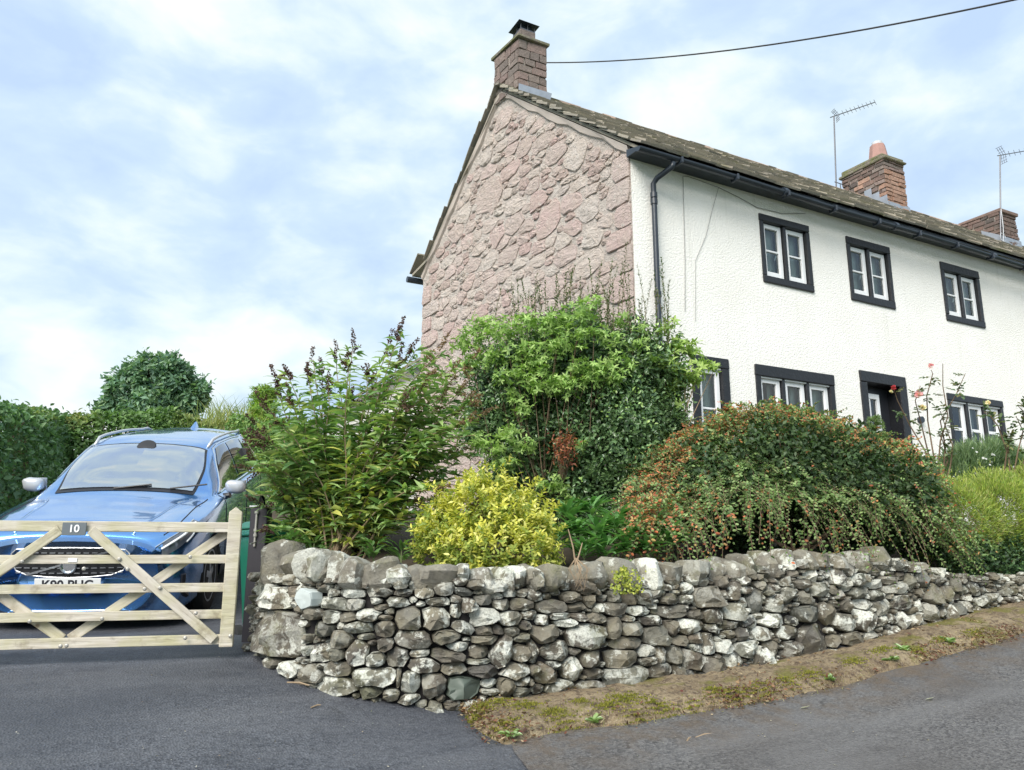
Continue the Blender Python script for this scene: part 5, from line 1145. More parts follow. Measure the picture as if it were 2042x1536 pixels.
# ------------------------------------------------------------------ plants
def unit(a): return a/(np.linalg.norm(a, axis=-1, keepdims=True)+1e-9)
def rdir(n): return unit(R.normal(size=(n, 3)))
UPV = np.array([0, 0, 1.])
class Leaves:
    def __init__(s, o): s.o = np.array(o, float); s.V = []; s.T = []; s.C = []; s.n = 0
    def add(s, P, D, Nn, L, W, col, kind='dia', curl=.0, fold=.18):
        P = np.asarray(P, float); n = len(P)
        if n == 0: return
        D = unit(D); Sd = unit(np.cross(D, Nn)); Nn = np.cross(Sd, D); L = np.broadcast_to(np.asarray(L, float), (n,))[:, None]; W = np.broadcast_to(np.asarray(W, float), (n,))[:, None]; col = np.broadcast_to(col, (n, 3))
        if kind == 'dia':
            v = [P, P+D*L*.45+Sd*W/2+Nn*W*fold, P+D*L-Nn*L*curl, P+D*L*.45-Sd*W/2+Nn*W*fold]; t = [(0, 1, 2), (0, 2, 3)]
        elif kind == 'lan':
            m1 = P+D*L*.33-Nn*L*curl*.1; m2 = P+D*L*.70-Nn*L*curl*.45
            v = [P, m1+Sd*W/2+Nn*W*fold, m1-Sd*W/2+Nn*W*fold, m2+Sd*W*.36+Nn*W*fold*.7, m2-Sd*W*.36+Nn*W*fold*.7, P+D*L-Nn*L*curl, m1, m2]; t = [(0, 1, 6), (0, 6, 2), (1, 3, 7), (1, 7, 6), (6, 7, 4), (6, 4, 2), (3, 5, 7), (7, 5, 4)]
        elif kind == 'rnd':
            v = [P, P+D*L*.3+Sd*W*.45+Nn*W*fold, P+D*L*.75+Sd*W*.42+Nn*W*fold, P+D*L-Nn*L*curl, P+D*L*.75-Sd*W*.42+Nn*W*fold, P+D*L*.3-Sd*W*.45+Nn*W*fold]; t = [(0, 1, 3), (1, 2, 3), (0, 3, 5), (3, 4, 5)]
        elif kind == 'blade':
            v = [P+Sd*W/2, P-Sd*W/2, P+D*L*.55+Sd*W*.4-Nn*L*curl*.3, P+D*L*.55-Sd*W*.4-Nn*L*curl*.3, P+D*L-Nn*L*curl]; t = [(0, 1, 3), (0, 3, 2), (2, 3, 4)]
        k_ = len(v); s.V.append(np.stack(v, 1).reshape(-1, 3)); s.T.append((np.arange(n)[:, None, None]*k_+np.array(t)[None]).reshape(-1, 3)+s.n); s.C.append(np.repeat(col, k_, 0)); s.n += n*k_
    def build(s, name, parent, mat='leaf'):
        return link(name, trimesh(name, np.concatenate(s.V)-s.o, np.concatenate(s.T), np.concatenate(s.C)), mat, parent)
def cols(n, pal, jit=.18):
    pal = np.array(pal, float); c = pal[R.randint(len(pal), size=n)]; q = R.rand(n)[:, None]; c = c*(1-q*.35)+pal[R.randint(len(pal), size=n)]*q*.35
    return np.clip(c*R.uniform(1-jit, 1+jit, (n, 1))*1.18, 0, .9)
def blob_pts(blobs, n, depth=.35, low=-.75):
    B = [(np.array(c, float), np.array(r if hasattr(r, '__len__') else (r, r, r), float)) for c, r in blobs]
    wgt = np.array([(r[0]*r[1]*r[2])**(2/3) for _, r in B]); wgt /= wgt.sum(); PP = []; NN = []
    for (c, r), g in zip(B, wgt):
        m = int(n*g*1.5); d = rdir(m); d = d[d[:, 2] > low]; m = len(d)
        bump = 1+.13*np.sin(5*d[:, 0]+9*c[0])*np.sin(5*d[:, 1]+7*c[1])+.11*np.sin(9*d[:, 2]+5*c[0])*np.cos(8*d[:, 0]+3*c[2])+.08*np.sin(15*d[:, 0]+2)*np.sin(14*d[:, 2]+c[1])
        q = (1-depth*R.rand(m)**1.8)*bump; P = c+d*r*(q*(1+(R.rand(m) < .08)*R.rand(m)*.22))[:, None]; ok = np.ones(m, bool)
        for c2, r2 in B:
            if c2 is c: continue
            ok &= (((P-c2)/r2)**2).sum(1) > .62
        PP.append(P[ok]); NN.append(unit(d/r)[ok])
    return np.concatenate(PP), np.concatenate(NN)
def shell_leaves(L, blobs, n, size, pal, asp=.5, kind='dia', depth=.35, out=.6, up=.5, low=-.75, curl=.15, jit=.2, clump=True):
    P, Nn = blob_pts(blobs, n, depth, low); m = len(P); D = unit(rdir(m)*.9+Nn*out+UPV*.1); N2 = unit(Nn*.8+UPV*up+rdir(m)*.5); S_ = size*R.uniform(.65, 1.3, m)
    c = cols(m, pal, jit)
    if clump: c = c*(1+.22*np.sin(P[:, :1]*7+P[:, 2:]*9)*np.sin(P[:, 1:2]*8+P[:, 2:]*5))
    L.add(P, D, N2, S_, S_*asp, np.clip(c, 0, 1), kind, curl)
def core_blobs(o, blobs, parent, name='inner_branches', mat='bark', k=.62):
    """bare branchwork inside a crown: forked tubes from the base to each clump"""
    m = MB(o)
    for c, r in blobs:
        c = np.array(c, float); b0 = np.array(o, float)+np.array([R.uniform(-.12, .12), R.uniform(-.12, .12), -.05]); mid = b0*.5+c*.5+R.normal(size=3)*.06; mid[2] += .05
        m.tube([b0, mid, c], [.014, .010, .005], 6)
        for _ in range(5):
            e = c+rdir(1)[0]*np.array(r)*.8; m.tube([mid*.4+c*.6, (mid+c)/2*.3+e*.7+R.normal(size=3)*.03, e], [.010, .006, .003], 5)
    return m.build(name, mat, parent)
G_DARK = [(.075, .14, .055), (.115, .20, .08), (.05, .10, .045), (.17, .27, .11)]
G_MID = [(.07, .14, .035), (.10, .18, .05), (.05, .11, .03)]
G_LIME = [(.22, .35, .09), (.29, .42, .12), (.17, .29, .075), (.35, .47, .16)]
G_BUD = [(.20, .32, .12), (.26, .39, .14), (.15, .27, .11), (.32, .43, .16), (.38, .43, .17)]
G_GOLD = [(.60, .56, .10), (.53, .51, .09), (.68, .64, .22), (.44, .47, .09)]

# ---- dark evergreen shrub by the corner of the cottage
BD = [(at(1030, 770, 8.0), .50), (at(1140, 730, 8.1), .58), (at(1265, 750, 8.1), .52), (at(1095, 880, 7.9), .56), (at(1215, 870, 7.8), .62), (at(1310, 860, 7.9), .36), (at(1150, 985, 7.7), .50), (at(985, 850, 8.0), .36), (at(1255, 975, 7.6), .42), (at(1040, 980, 7.8), .40), (at(1200, 1060, 7.6), .45), (at(1310, 770, 8.1), .3)]
b0 = at(1150, 1090, 7.9); ev = empty('evergreen_shrub', b0, 'tall dark small-leaved evergreen shrub against the corner of the cottage', 'shrub')
L = Leaves(b0); shell_leaves(L, BD, 60000, .046, G_DARK, .55, depth=.5, up=.35, jit=.3); shell_leaves(L, [(c, r*.72) for c, r in BD], 16000, .075, G_DARK, .7, depth=.6, jit=.3)
for i in range(650):                        # short side sprays break the outline
    c, r = BD[R.randint(len(BD))]; d = rdir(1)[0]; d = unit(d+UPV*.2-FW*.5); p0 = np.array(c)+d*r*.85; n = 26; t = np.linspace(0, 1, n)[:, None]
    q = p0+d*t*R.uniform(.15, .35)+np.array([0, 0, -.14])*t*t*R.uniform(-.3, 1.2); sd_ = unit(np.cross(d, UPV)); al = np.where(np.arange(n)[:, None] % 2 == 0, 1, -1)
    L.add(q, unit(sd_*al+d*.6+R.normal(size=(n, 3))*.2), np.tile(UPV-FW*.3, (n, 1)), R.uniform(.022, .036, n), .017, cols(n, G_DARK+[(.11, .17, .08), (.13, .20, .09)], .25))
wh = MB(b0)
for i in range(100):                         # upright whips
    px = R.uniform(985, 1335); p0 = at(px, R.uniform(640, 720), R.uniform(7.8, 8.2)); h = R.uniform(.30, .75)*(1.1 if px > 1120 else .75); ln = R.normal(size=2)*.06; n = int(h/.012); t = np.linspace(0, 1, n)[:, None]
    q = p0+np.c_[ln[0]*t**1.5, ln[1]*t**1.5, h*t]; a = R.uniform(0, 6.28, n)
    L.add(q, np.c_[np.cos(a), np.sin(a), np.full(n, .7)], rdir(n)*.4+UPV, R.uniform(.022, .036, n), .016, cols(n, [(.12, .18, .07), (.17, .23, .10), (.20, .21, .11), (.09, .14, .06)], .3))
    wh.tube([q[0], q[n//2], q[-1]], [.003, .0025, .0015], 4)
P, Nn = blob_pts([b for b in BD if True], 9000, .12, .0); q_ = R.rand(len(P)) < np.clip(Nn[:, 2]*.9-.05+.35*np.sin(P[:, 0]*6+P[:, 2]*4), 0, 1); P, Nn = P[q_], Nn[q_]; n = len(P); L.add(P+Nn*.05, rdir(n)*.8+Nn*.6+UPV*.3, Nn+UPV*.6+rdir(n)*.4, R.uniform(.03, .055, n), .022, cols(n, G_LIME, .2), 'lan', .2)
L.build('crown', ev, 'leaf_gloss'); wh.build('whips', 'bark', ev); core_blobs(b0, BD, ev)

# ---- pale green shrub with whorled leaves growing through it
b1 = at(1090, 1085, 7.5); ps = empty('pale_green_shrub', b1, 'bright pale green shrub with starry leaf whorls in front of the dark evergreen', 'shrub'); L = Leaves(b1); tw = MB(b1)
CL = [(935, 680, 7.7, .14), (965, 655, 7.7, .15), (1005, 660, 7.6, .15), (1050, 640, 7.6, .12), (1085, 650, 7.5, .12), (1120, 640, 7.5, .14), (1160, 630, 7.5, .14), (1185, 605, 7.6, .08), (940, 720, 7.7, .12), (985, 715, 7.6, .13), (1040, 700, 7.5, .13), (1075, 725, 7.4, .13), (1110, 690, 7.4, .14), (1150, 680, 7.4, .13), (1185, 660, 7.4, .10), (1030, 745, 7.4, .12), (1065, 770, 7.35, .13), (1105, 765, 7.35, .13), (1135, 770, 7.3, .12), (1165, 735, 7.35, .13), (1200, 735, 7.4, .10), (1235, 715, 7.5, .08), (1225, 755, 7.4, .10), (1000, 755, 7.5, .09), (1040, 815, 7.35, .10), (1020, 790, 7.4, .08), (1255, 730, 7.5, .07),
      (955, 880, 7.4, .10), (985, 900, 7.35, .11), (1015, 870, 7.3, .11), (1045, 890, 7.3, .10), (1000, 930, 7.3, .09), (1030, 920, 7.3, .06), (1110, 970, 7.2, .10), (1140, 1000, 7.2, .09), (1125, 1020, 7.15, .06), (1085, 965, 7.2, .06), (1150, 885, 7.3, .06), (1175, 745, 7.35, .12)]
def whorls(L, tw, CL, pal, size, per, root):
    for px, py, d, r in CL:
        c = at(px, py, d); m = int(per*(r/.12)**2)
        if root is not None: tw.tube([root+R.normal(size=3)*.08, (root+c)/2+R.normal(size=3)*.08, c], [.007, .005, .003], 5)
        for i in range(m):
            w_ = c+rdir(1)[0]*r*1.35*R.rand()**.6*np.array([1, 1, .75]); ax = unit(np.array([0, 0, .75])-FW*.3+R.normal(size=3)*.6); k_ = R.randint(3, 7); u = unit(np.cross(ax, R.normal(size=3))); v_ = np.cross(ax, u); a = np.arange(k_)*2*math.pi/k_+R.normal(size=k_)*.35
            D = np.cos(a)[:, None]*u+np.sin(a)[:, None]*v_+ax*.25; s_ = size*R.uniform(.7, 1.2)
            L.add(np.tile(w_, (k_, 1)), D, np.tile(ax, (k_, 1)), s_*R.uniform(.8, 1.1, k_), s_*.36, cols(k_, pal, .12)*R.uniform(.85, 1.15), 'lan', .25)
whorls(L, tw, CL+[(1270, 690, 7.7, .10), (1220, 680, 7.6, .10), (1300, 720, 7.7, .08), (1280, 660, 7.8, .07), (1240, 640, 7.8, .08)], G_LIME, .056, 50, b1)
L.build('leaves', ps); tw.build('branches', 'bark', ps)
b2 = at(1345, 1000, 7.7); p2_ = empty('pale_green_shrub', b2, 'slender pale green shrub in front of the leftmost lower window', 'shrub'); L = Leaves(b2); tw = MB(b2)
whorls(L, tw, [(1330, 650, 8.0, .09), (1345, 690, 7.9, .13), (1375, 700, 7.9, .12), (1400, 725, 7.8, .10), (1425, 735, 7.8, .06), (1330, 730, 7.8, .12), (1365, 745, 7.8, .13), (1390, 755, 7.8, .09), (1340, 780, 7.8, .10), (1320, 870, 7.6, .07), (1350, 810, 7.8, .07)], [(.30, .42, .11), (.37, .48, .15), (.24, .36, .09)], .07, 30, b2)
L.build('leaves', p2_); tw.build('branches', 'bark_pale', p2_)
# reddish dying spray
b3 = at(1120, 960, 7.25); rs_ = empty('red_leaved_sprig', b3, 'small rust-red leafy sprig in the middle of the dark evergreen', 'plant'); L = Leaves(b3); tw = MB(b3)
for i in range(26):
    e = at(R.uniform(1100, 1142), R.uniform(865, 925), R.uniform(7.15, 7.3)); n = 12; t = np.linspace(.3, 1, n)[:, None]; q = e+R.normal(size=(n, 3))*.035; L.add(q, rdir(n)-UPV*.3, rdir(n)-FW*.6, .04, .016, cols(n, [(.24, .07, .04), (.17, .06, .035), (.30, .12, .05)], .25), 'lan', .2); tw.tube([b3, e], [.004, .002], 4)
L.build('leaves', rs_); tw.build('stems', 'bark', rs_)

# ---- butterfly bush
bb = at(672, 1150, 6.0); bb[2] = -.72; bud = empty('butterfly_bush', bb, 'tall butterfly bush with faded brown flower spikes behind the wall', 'shrub'); L = Leaves(bb); stm = MB(bb)
TIPS = [(553, 770), (575, 745), (545, 745), (622, 715), (612, 740), (640, 730), (670, 695), (705, 688), (690, 720), (735, 740), (775, 690), (800, 655), (745, 770), (797, 715), (825, 690), (875, 700), (865, 745), (905, 735), (925, 770), (945, 800), (520, 800), (525, 880), (580, 800), (655, 760), (700, 790), (770, 780), (810, 790), (840, 780), (880, 800), (900, 850), (930, 880), (600, 850), (640, 870), (690, 860), (740, 850), (790, 870), (830, 900), (870, 930), (560, 900), (530, 950), (545, 1000), (590, 960), (640, 960), (760, 960), (800, 1000), (850, 1000), (500, 940), (700, 940), (575, 1050), (880, 870), (760, 900), (820, 840), (905, 900), (870, 860), (845, 940), (900, 960), (780, 930), (720, 910), (660, 900), (610, 920), (560, 850), (850, 720), (935, 840), (915, 930), (540, 1040)]
TIPS += [(940, 720), (925, 810), (950, 870), (960, 910), (930, 950), (900, 1000), (940, 990), (880, 1040), (915, 1040), (850, 1060), (800, 1060), (820, 960), (890, 780), (845, 820), (960, 830), (560, 960), (600, 1010), (520, 920), (540, 830), (570, 1000), (875, 980), (905, 870), (860, 900), (920, 900), (835, 1000)]
TIPS += [(505, 875), (497, 905), (512, 930), (505, 985), (520, 1010), (535, 1060), (550, 1075), (515, 855)]
def flower_spike(p, d, ln, rad, pal):
    S_ = Leaves(bb); n = int(ln/.0022); t = R.rand(n); d = unit(np.array(d)); bend = np.array([R.uniform(-.3, .3), R.uniform(-.3, .3), -.45])*ln*R.uniform(.1, .9); c = np.array(p)+d*(t*ln)[:, None]+bend*(t**2)[:, None]; a = rdir(n); rr_ = rad*(1-t*.7)[:, None]*(.75+.25*np.sin(t*60)[:, None])
    S_.add(c+a*rr_*.5, a, rdir(n), R.uniform(.013, .024, n), .014, cols(n, pal, .3), 'dia')
    S_.build('flower_spike', bud, 'petal')
SPAL = [(.095, .055, .05), (.13, .07, .065), (.07, .042, .042), (.17, .10, .075)]; SPAL2 = [(.22, .145, .085), (.17, .11, .07), (.28, .19, .11)]
for ti, (px, py) in enumerate(TIPS):
    dpt = R.uniform(5.75, 6.45) if px > 540 else R.uniform(5.5, 5.9); tip = at(px, py, dpt); base = bb+np.array([R.uniform(-.16, .16), R.uniform(-.16, .16), 0]); h = tip-base
    q = [base+h*t+np.array([0, 0, .18*np.linalg.norm(h[:2])*math.sin(t*math.pi)*1.4])+R.normal(size=3)*.012 for t in np.linspace(0, 1, 8)]; stm.tube(q, list(np.linspace(.0075, .003, 8)), 5)
    q = np.array(q); ln = np.linalg.norm(np.diff(q, axis=0), axis=1).sum(); nn = int(ln/.048); dirv = unit(q[-1]-q[-2])
    for k_ in range(nn):
        t = .20+.80*(k_+R.rand()*.5)/nn
        if t > 1: continue
        p = np.array([np.interp(t*7, np.arange(8), q[:, j]) for j in range(3)]); a = R.uniform(0, 6.28) if k_ % 2 == 0 else a+1.57
        for sg_ in (0, math.pi):
            dd = np.array([math.cos(a+sg_), math.sin(a+sg_), R.uniform(.05, .65)]); s_ = R.uniform(.11, .19)*(1.0 if t < .8 else .72)
            yl = (t < .55 and R.rand() < .3); c = cols(1, [(.55, .54, .14), (.44, .48, .14)] if yl else G_BUD, .2)
            L.add(p[None], dd[None], (UPV+R.normal(size=3)*.35)[None], s_, s_*.27, c, 'lan', R.uniform(.15, .55))
            if k_ % 3 == 0 and R.rand() < .55:
                for kk in range(4): L.add(p[None]+dd*.03, (dd+R.normal(size=3)*.5)[None], (UPV+R.normal(size=3)*.4)[None], s_*.55, s_*.15, c*R.uniform(.85, 1.15), 'lan', .3)
    top = py < 850 or R.rand() < .3
    if top:
        pal = SPAL if px < 830 else SPAL2; flower_spike(tip-dirv*.02, dirv+np.array([0, 0, .5]), R.uniform(.11, .19), .026, pal)
        for _ in range(R.randint(1, 4)):
            dd = unit(dirv+R.normal(size=3)*.8+UPV*.25); flower_spike(tip-dirv*R.uniform(.03, .12), dd, R.uniform(.06, .12), .015, pal)
for i in range(46):                         # old cane bases
    a = R.uniform(0, 6.28); e = bb+np.array([math.cos(a)*.30*R.rand(), math.sin(a)*.28*R.rand(), R.uniform(.35, .8)]); stm.tube([bb+np.array([math.cos(a)*.08, math.sin(a)*.08, 0]), (bb+e)/2+R.normal(size=3)*.02, e], [.006, .005, .003], 5)
L.build('leaves', bud); stm.build('stems', 'bark_pale', bud)

# ---- golden shrub on the wall
BG = [(at(900, 1065, 5.75), .20), (at(960, 1030, 5.7), .22), (at(1010, 1040, 5.65), .20), (at(1055, 1065, 5.6), .16), (at(930, 1110, 5.55), .22), (at(1000, 1110, 5.5), .24), (at(1060, 1110, 5.5), .17), (at(865, 1085, 5.8), .15), (at(985, 985, 5.75), .10), (at(950, 1000, 5.75), .10)]
bg = at(965, 1135, 5.75); gs_ = empty('golden_shrub', bg, 'low golden yellow leafy shrub behind the coping stones', 'shrub'); L = Leaves(bg)
P, Nn = blob_pts(BG, 2300, .35, -.8); q_ = R.rand(len(P)) < .22; P[q_] += (Nn[q_]*.5+UPV*.8)*R.uniform(.02, .15, (q_.sum(), 1)); q_ = np.sin(P[:, 0]*17+P[:, 2]*11)*np.sin(P[:, 1]*15+P[:, 2]*14) < .62; P, Nn = P[q_], Nn[q_]
for p, nv_ in zip(P, Nn):
    ax = unit(nv_*.6+UPV*.7+R.normal(size=3)*.35); n = R.randint(6, 11); t = np.linspace(0, 1, n)[:, None]; a = R.uniform(0, 6.28)+np.arange(n)*2.4; u = unit(np.cross(ax, (1, .3, 0))); w_ = np.cross(ax, u); low_ = nv_[2] < .18
    D = np.cos(a)[:, None]*u+np.sin(a)[:, None]*w_+ax*.8
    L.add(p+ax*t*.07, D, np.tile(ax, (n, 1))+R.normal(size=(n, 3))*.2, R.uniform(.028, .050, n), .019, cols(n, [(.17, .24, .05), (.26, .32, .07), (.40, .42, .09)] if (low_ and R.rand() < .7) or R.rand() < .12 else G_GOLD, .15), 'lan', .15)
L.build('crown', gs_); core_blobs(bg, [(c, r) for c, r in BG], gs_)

# ---- arching cotoneaster spilling over the wall
bc = at(1600, 1090, 7.0); co = empty('cotoneaster', bc, 'broad arching green and red cotoneaster spilling over the dry stone wall', 'shrub'); L = Leaves(bc); st_ = MB(bc)
crest = [(1290, 960), (1340, 905), (1400, 858), (1470, 835), (1540, 822), (1600, 835), (1660, 855), (1720, 880), (1780, 895), (1840, 930), (1880, 975)]
cx_ = np.array([c[0] for c in crest]); cy_ = np.array([c[1] for c in crest])
def cot_spray(p0, dirv, ln, droop, redp, sz=.029, dens=.013, stem=True):
    ls_ = R.uniform(.65, 1.2); n = max(8, int(ln/dens)); t = np.linspace(0, 1, n)[:, None]; q = p0+dirv*ln*t-UPV*droop*ln*t*t+np.cumsum(R.normal(size=(n, 3))*.0022, axis=0); d = unit(np.gradient(q, axis=0)); sd_ = unit(np.cross(d, UPV+R.normal(size=3)*.4)); al = np.where(np.arange(n)[:, None] % 2 == 0, 1., -1.)
    c = cols(n, [(.14, .23, .07), (.20, .30, .10), (.10, .17, .06), (.27, .36, .14)], .25); red = R.rand(n) < redp
    c[red] = cols(red.sum(), [(.50, .15, .07), (.52, .27, .11), (.40, .12, .06), (.42, .30, .11)], .25)
    L.add(q, unit(sd_*al+d*.35+R.normal(size=(n, 3))*.25), unit(np.cross(sd_, d)*-1+UPV*.6+R.normal(size=(n, 3))*.35), sz*R.uniform(.7, 1.3, n)*ls_, sz*.62*ls_, c, 'rnd', .1)
    if stem: st_.tube(q[::max(1, n//5)], .0022, 3, cap=False)
    return q
def redness(px, py): return float(np.clip(.62-(py-np.interp(px, cx_, cy_))/120, .03, .62)*(.5+.5*math.sin(px*.045+1)*math.cos(py*.03+px*.011))) if px > 1420 else float(np.clip(.30+.25*math.sin(px*.05+py*.03), .05, .6))
for i in range(2150):
    px = R.uniform(1285, 1840); top = np.interp(px, cx_, cy_); bot = np.interp(px, [1285, 1350, 1450, 1880], [1040, 1050, 1010, 1040]); py = top+(bot-top)*R.rand()**1.7*(1 if px < 1420 else .86); q = (py-top)/max(1, bot-top)
    d = np.interp(px, [1285, 1900], [6.35, 7.45])+.75*(1-q)-.35*q+R.uniform(-.1, .25); p0 = at(px, py, d)
    side = (px-1580)/300; dv = unit(RT*(side*.8+R.normal()*.65)-np.array([FW[0], FW[1], 0])*(.2+q*.4+R.normal()*.4)+UPV*(.6-.7*q+R.normal()*.4))
    cot_spray(p0, dv, R.uniform(.20, .42), R.uniform(.35, 1.0), redness(px, py))
for i in range(80):                        # long hanging sprays
    px = R.uniform(1275, 1905); p0 = at(px, R.uniform(960, 1060), np.interp(px, [1285, 1900], [6.05, 7.1])+R.uniform(-.12, .2)); cot_spray(p0, unit(RT*(R.normal()*.3+(px-1560)/900)-np.array([FW[0], FW[1], 0])*.25+UPV*R.uniform(-.6, .1)), R.uniform(.25, .45), R.uniform(.6, 1.1), .12 if px > 1400 else .35)
for i in range(34):                         # low arching branches at the right hand end
    p0 = at(R.uniform(1800, 1890), R.uniform(1000, 1060), R.uniform(7.1, 7.35)); cot_spray(p0, unit(RT*R.uniform(.6, 1.)-UPV*R.uniform(.0, .6)-FW*.15), R.uniform(.35, .6), R.uniform(.2, .5), .05)
for i in range(190): cot_spray(at(R.uniform(1330, 1830), 0, 7.)*0+at(*(lambda x: (x, np.interp(x, cx_, cy_)+R.uniform(-6, 20)))(R.uniform(1330, 1850)), R.uniform(6.9, 7.6)), unit(UPV*R.uniform(.3, 1)+RT*R.normal()*.6), R.uniform(.10, .30), R.uniform(.3, .9), .3)
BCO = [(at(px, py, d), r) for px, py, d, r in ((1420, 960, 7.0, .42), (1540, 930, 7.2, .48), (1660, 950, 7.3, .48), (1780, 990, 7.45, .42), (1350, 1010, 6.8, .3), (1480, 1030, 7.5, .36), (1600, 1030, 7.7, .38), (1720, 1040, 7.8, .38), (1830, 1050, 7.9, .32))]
shell_leaves(L, BCO, 30000, .05, [(.035, .065, .03), (.05, .09, .035), (.065, .11, .04)], .65, depth=.8, low=-.98)  # dark leaf colours paint the shaded hollow under the sprays
L.build('crown', co); st_.build('sprays', 'bark', co); core_blobs(bc, BCO, co)

# ---- lush green perennials under the shrubs
def rosette(px, py, d, n, ln, wd, pal, lab, name='perennial', grp='green perennials behind the coping', flop=.5):
    b_ = at(px, py, d); o = empty(name, b_, lab, 'plant', grp); L = Leaves(b_); st = MB(b_)
    for i in range(n):
        a = R.uniform(0, 6.28); el = R.uniform(.3, 1.4); D = np.array([math.cos(a), math.sin(a), el]); p = b_+np.array([math.cos(a), math.sin(a), 0])*R.uniform(0, .05)+UPV*R.uniform(0, .12); L.add(p[None], D[None], (UPV-D*.2)[None], ln*R.uniform(.7, 1.15), wd, cols(1, pal, .2), 'lan', flop*R.uniform(.4, 1.2))
    st.tube([b_-UPV*.1, b_+UPV*.1], [.008, .004], 5); L.build('leaves', o); st.build('stem', 'stem_green', o); return o
LP = 'leafy green perennial with pointed leaves growing behind the coping stones'
for qi_, (px, py, d) in enumerate([(1110, 1080, 6.0), (1150, 1060, 6.2), (1190, 1065, 6.15), (1230, 1045, 6.3), (1265, 1070, 6.1), (1210, 1100, 5.9), (1165, 1105, 5.85), (1295, 1060, 6.2), (1250, 1095, 6.0), (1130, 1030, 6.4), (1180, 1020, 6.5), (1330, 1085, 6.1), (1290, 1100, 6.0)]): rosette(px, py+12, d, 34, .20, .045, [(.08, .20, .06), (.12, .26, .085), (.16, .31, .11)], LP)
ORD = ['first', 'second', 'third', 'fourth', 'fifth', 'sixth']
for qi_, (px, py, d) in enumerate([(560, 1095, 5.6), (585, 1105, 5.6), (625, 1112, 5.6), (745, 1118, 5.6), (800, 1120, 5.6)]): rosette(px, py, d, 26, .13, .03, [(.10, .20, .06), (.14, .25, .09)], 'small green weed on the wall top, %s counting from the gate post' % ORD[qi_], 'weed', 'weeds on the wall top')
# yellow creeping plant hanging on the coping and dry roots beside it
b_ = wpos(*wall_sz(1240, 1135)[:2], .02); cp = empty('creeping_plant', b_, 'small yellow-green creeping plant hanging down over a pale coping stone', 'plant'); L = Leaves(b_); st = MB(b_)
for i in range(34):
    s, z, d = wall_sz(R.uniform(1222, 1272), R.uniform(1135, 1178)); p = wpos(s, z, .06); n = 9; q = p+R.normal(size=(n, 3))*.018; L.add(q, rdir(n)-UPV*.4, rdir(n)*.4-FW, .020, .014, cols(n, [(.45, .46, .09), (.32, .38, .08)], .2), 'rnd'); st.tube([b_, (b_+p)/2+np.array([0, 0, .02]), p], .0016, 3)
L.build('leaves', cp); st.build('stems', 'stem_green', cp)
s, z, d = wall_sz(1150, 1128); b_ = wpos(s, z, .03); dr = empty('dry_root_tuft', b_, 'tuft of pale dry roots and bare twigs hanging between two coping stones', 'plant'); st = MB(b_)
for i in range(15): e = wpos(s+R.normal()*.04, z-R.uniform(.05, .17), .075+R.rand()*.02); st.tube([b_+UPV*.05, wpos(s+R.normal()*.04, z-.02, .08), e], [.0025, .002, .001], 4)
for dx_, dh in ((-.03, .24), (.05, .15)): st.tube([b_, b_+np.array([dx_*.6, 0, dh*.5]), b_+np.array([dx_*1.4, .02, dh])], [.006, .005, .003], 5)
st.build('roots', 'bark_pale', dr)

# ---- lime green heath mound and neighbours at the right
BH = [(at(1900, 1045, 8.1), (.42, .42, .40)), (at(1985, 1035, 8.3), (.50, .45, .48)), (at(2070, 1020, 8.5), (.55, .5, .5)), (at(2140, 1060, 8.6), (.6, .5, .6)), (at(1870, 1000, 8.4), (.3, .3, .25))]
bh = at(1980, 1170, 8.1); hm = empty('heath_shrub', bh, 'rounded lime green feathery heath shrub at the far end of the wall', 'shrub'); L = Leaves(bh)
P, Nn = blob_pts(BH, 80000, .25, -.9); m = len(P); shade = np.clip((P[:, 2:]+.55)/.6, 0, 1)
L.add(P, unit(Nn*.9+UPV*.5+rdir(m)*.6), rdir(m), R.uniform(.025, .06, m), .007, cols(m, [(.32, .40, .07), (.25, .34, .07), (.40, .45, .10), (.18, .27, .07), (.34, .33, .13)], .2), 'blade', .1)
L.build('crown', hm); core_blobs(bh, [(c, r[0]*.8) for c, r in BH], hm)
bs_ = at(1960, 990, 9.2); gsx = empty('feathery_shrub', bs_, 'soft grey-green feathery shrub under the right lower window', 'shrub'); L = Leaves(bs_)
P, Nn = blob_pts([(at(1930, 935, 9.2), .26), (at(1980, 930, 9.3), .30), (at(2030, 950, 9.3), .28), (at(1900, 955, 9.1), .2)], 9000, .4, -.8); m = len(P); L.add(P, unit(Nn*.8+UPV*.6+rdir(m)*.5), rdir(m), R.uniform(.06, .13, m), .010, cols(m, [(.18, .26, .14), (.25, .33, .17), (.12, .19, .10)], .2), 'blade', .2)
fl_ = Leaves(bs_); p = at(1975, 935, 8.9)+R.normal(size=(26, 3))*.10; fl_.add(p, rdir(26), np.tile(-FW+UPV, (26, 1)), .03, .03, np.full((26, 3), .75), 'rnd'); L.build('crown', gsx); fl_.build('flowers', gsx, 'petal')
bq = at(1990, 1195, 7.95); uc = empty('undergrowth_shrub', bq, 'low shrub where the stone wall ends, its leaves coloured dark for shade', 'shrub'); L = Leaves(bq)
BQ = [(at(1930, 1120, 7.75), (.30, .26, .24)), (at(1990, 1130, 7.85), (.34, .3, .28)), (at(2060, 1130, 7.95), (.40, .34, .34)), (at(1985, 1180, 7.8), (.26, .24, .2)), (at(2050, 1185, 7.85), (.34, .3, .25)), (at(2140, 1160, 8.2), (.5, .4, .4))]
shell_leaves(L, BQ, 15000, .045, [(.035, .075, .03), (.055, .11, .04), (.085, .15, .05), (.025, .05, .025)], .5, depth=.5, low=-.95, jit=.3); L.build('crown', uc); core_blobs(bq, [(c, r[0]*.8) for c, r in BQ], uc)  # leaf palette darkened to paint the deep shade at this end
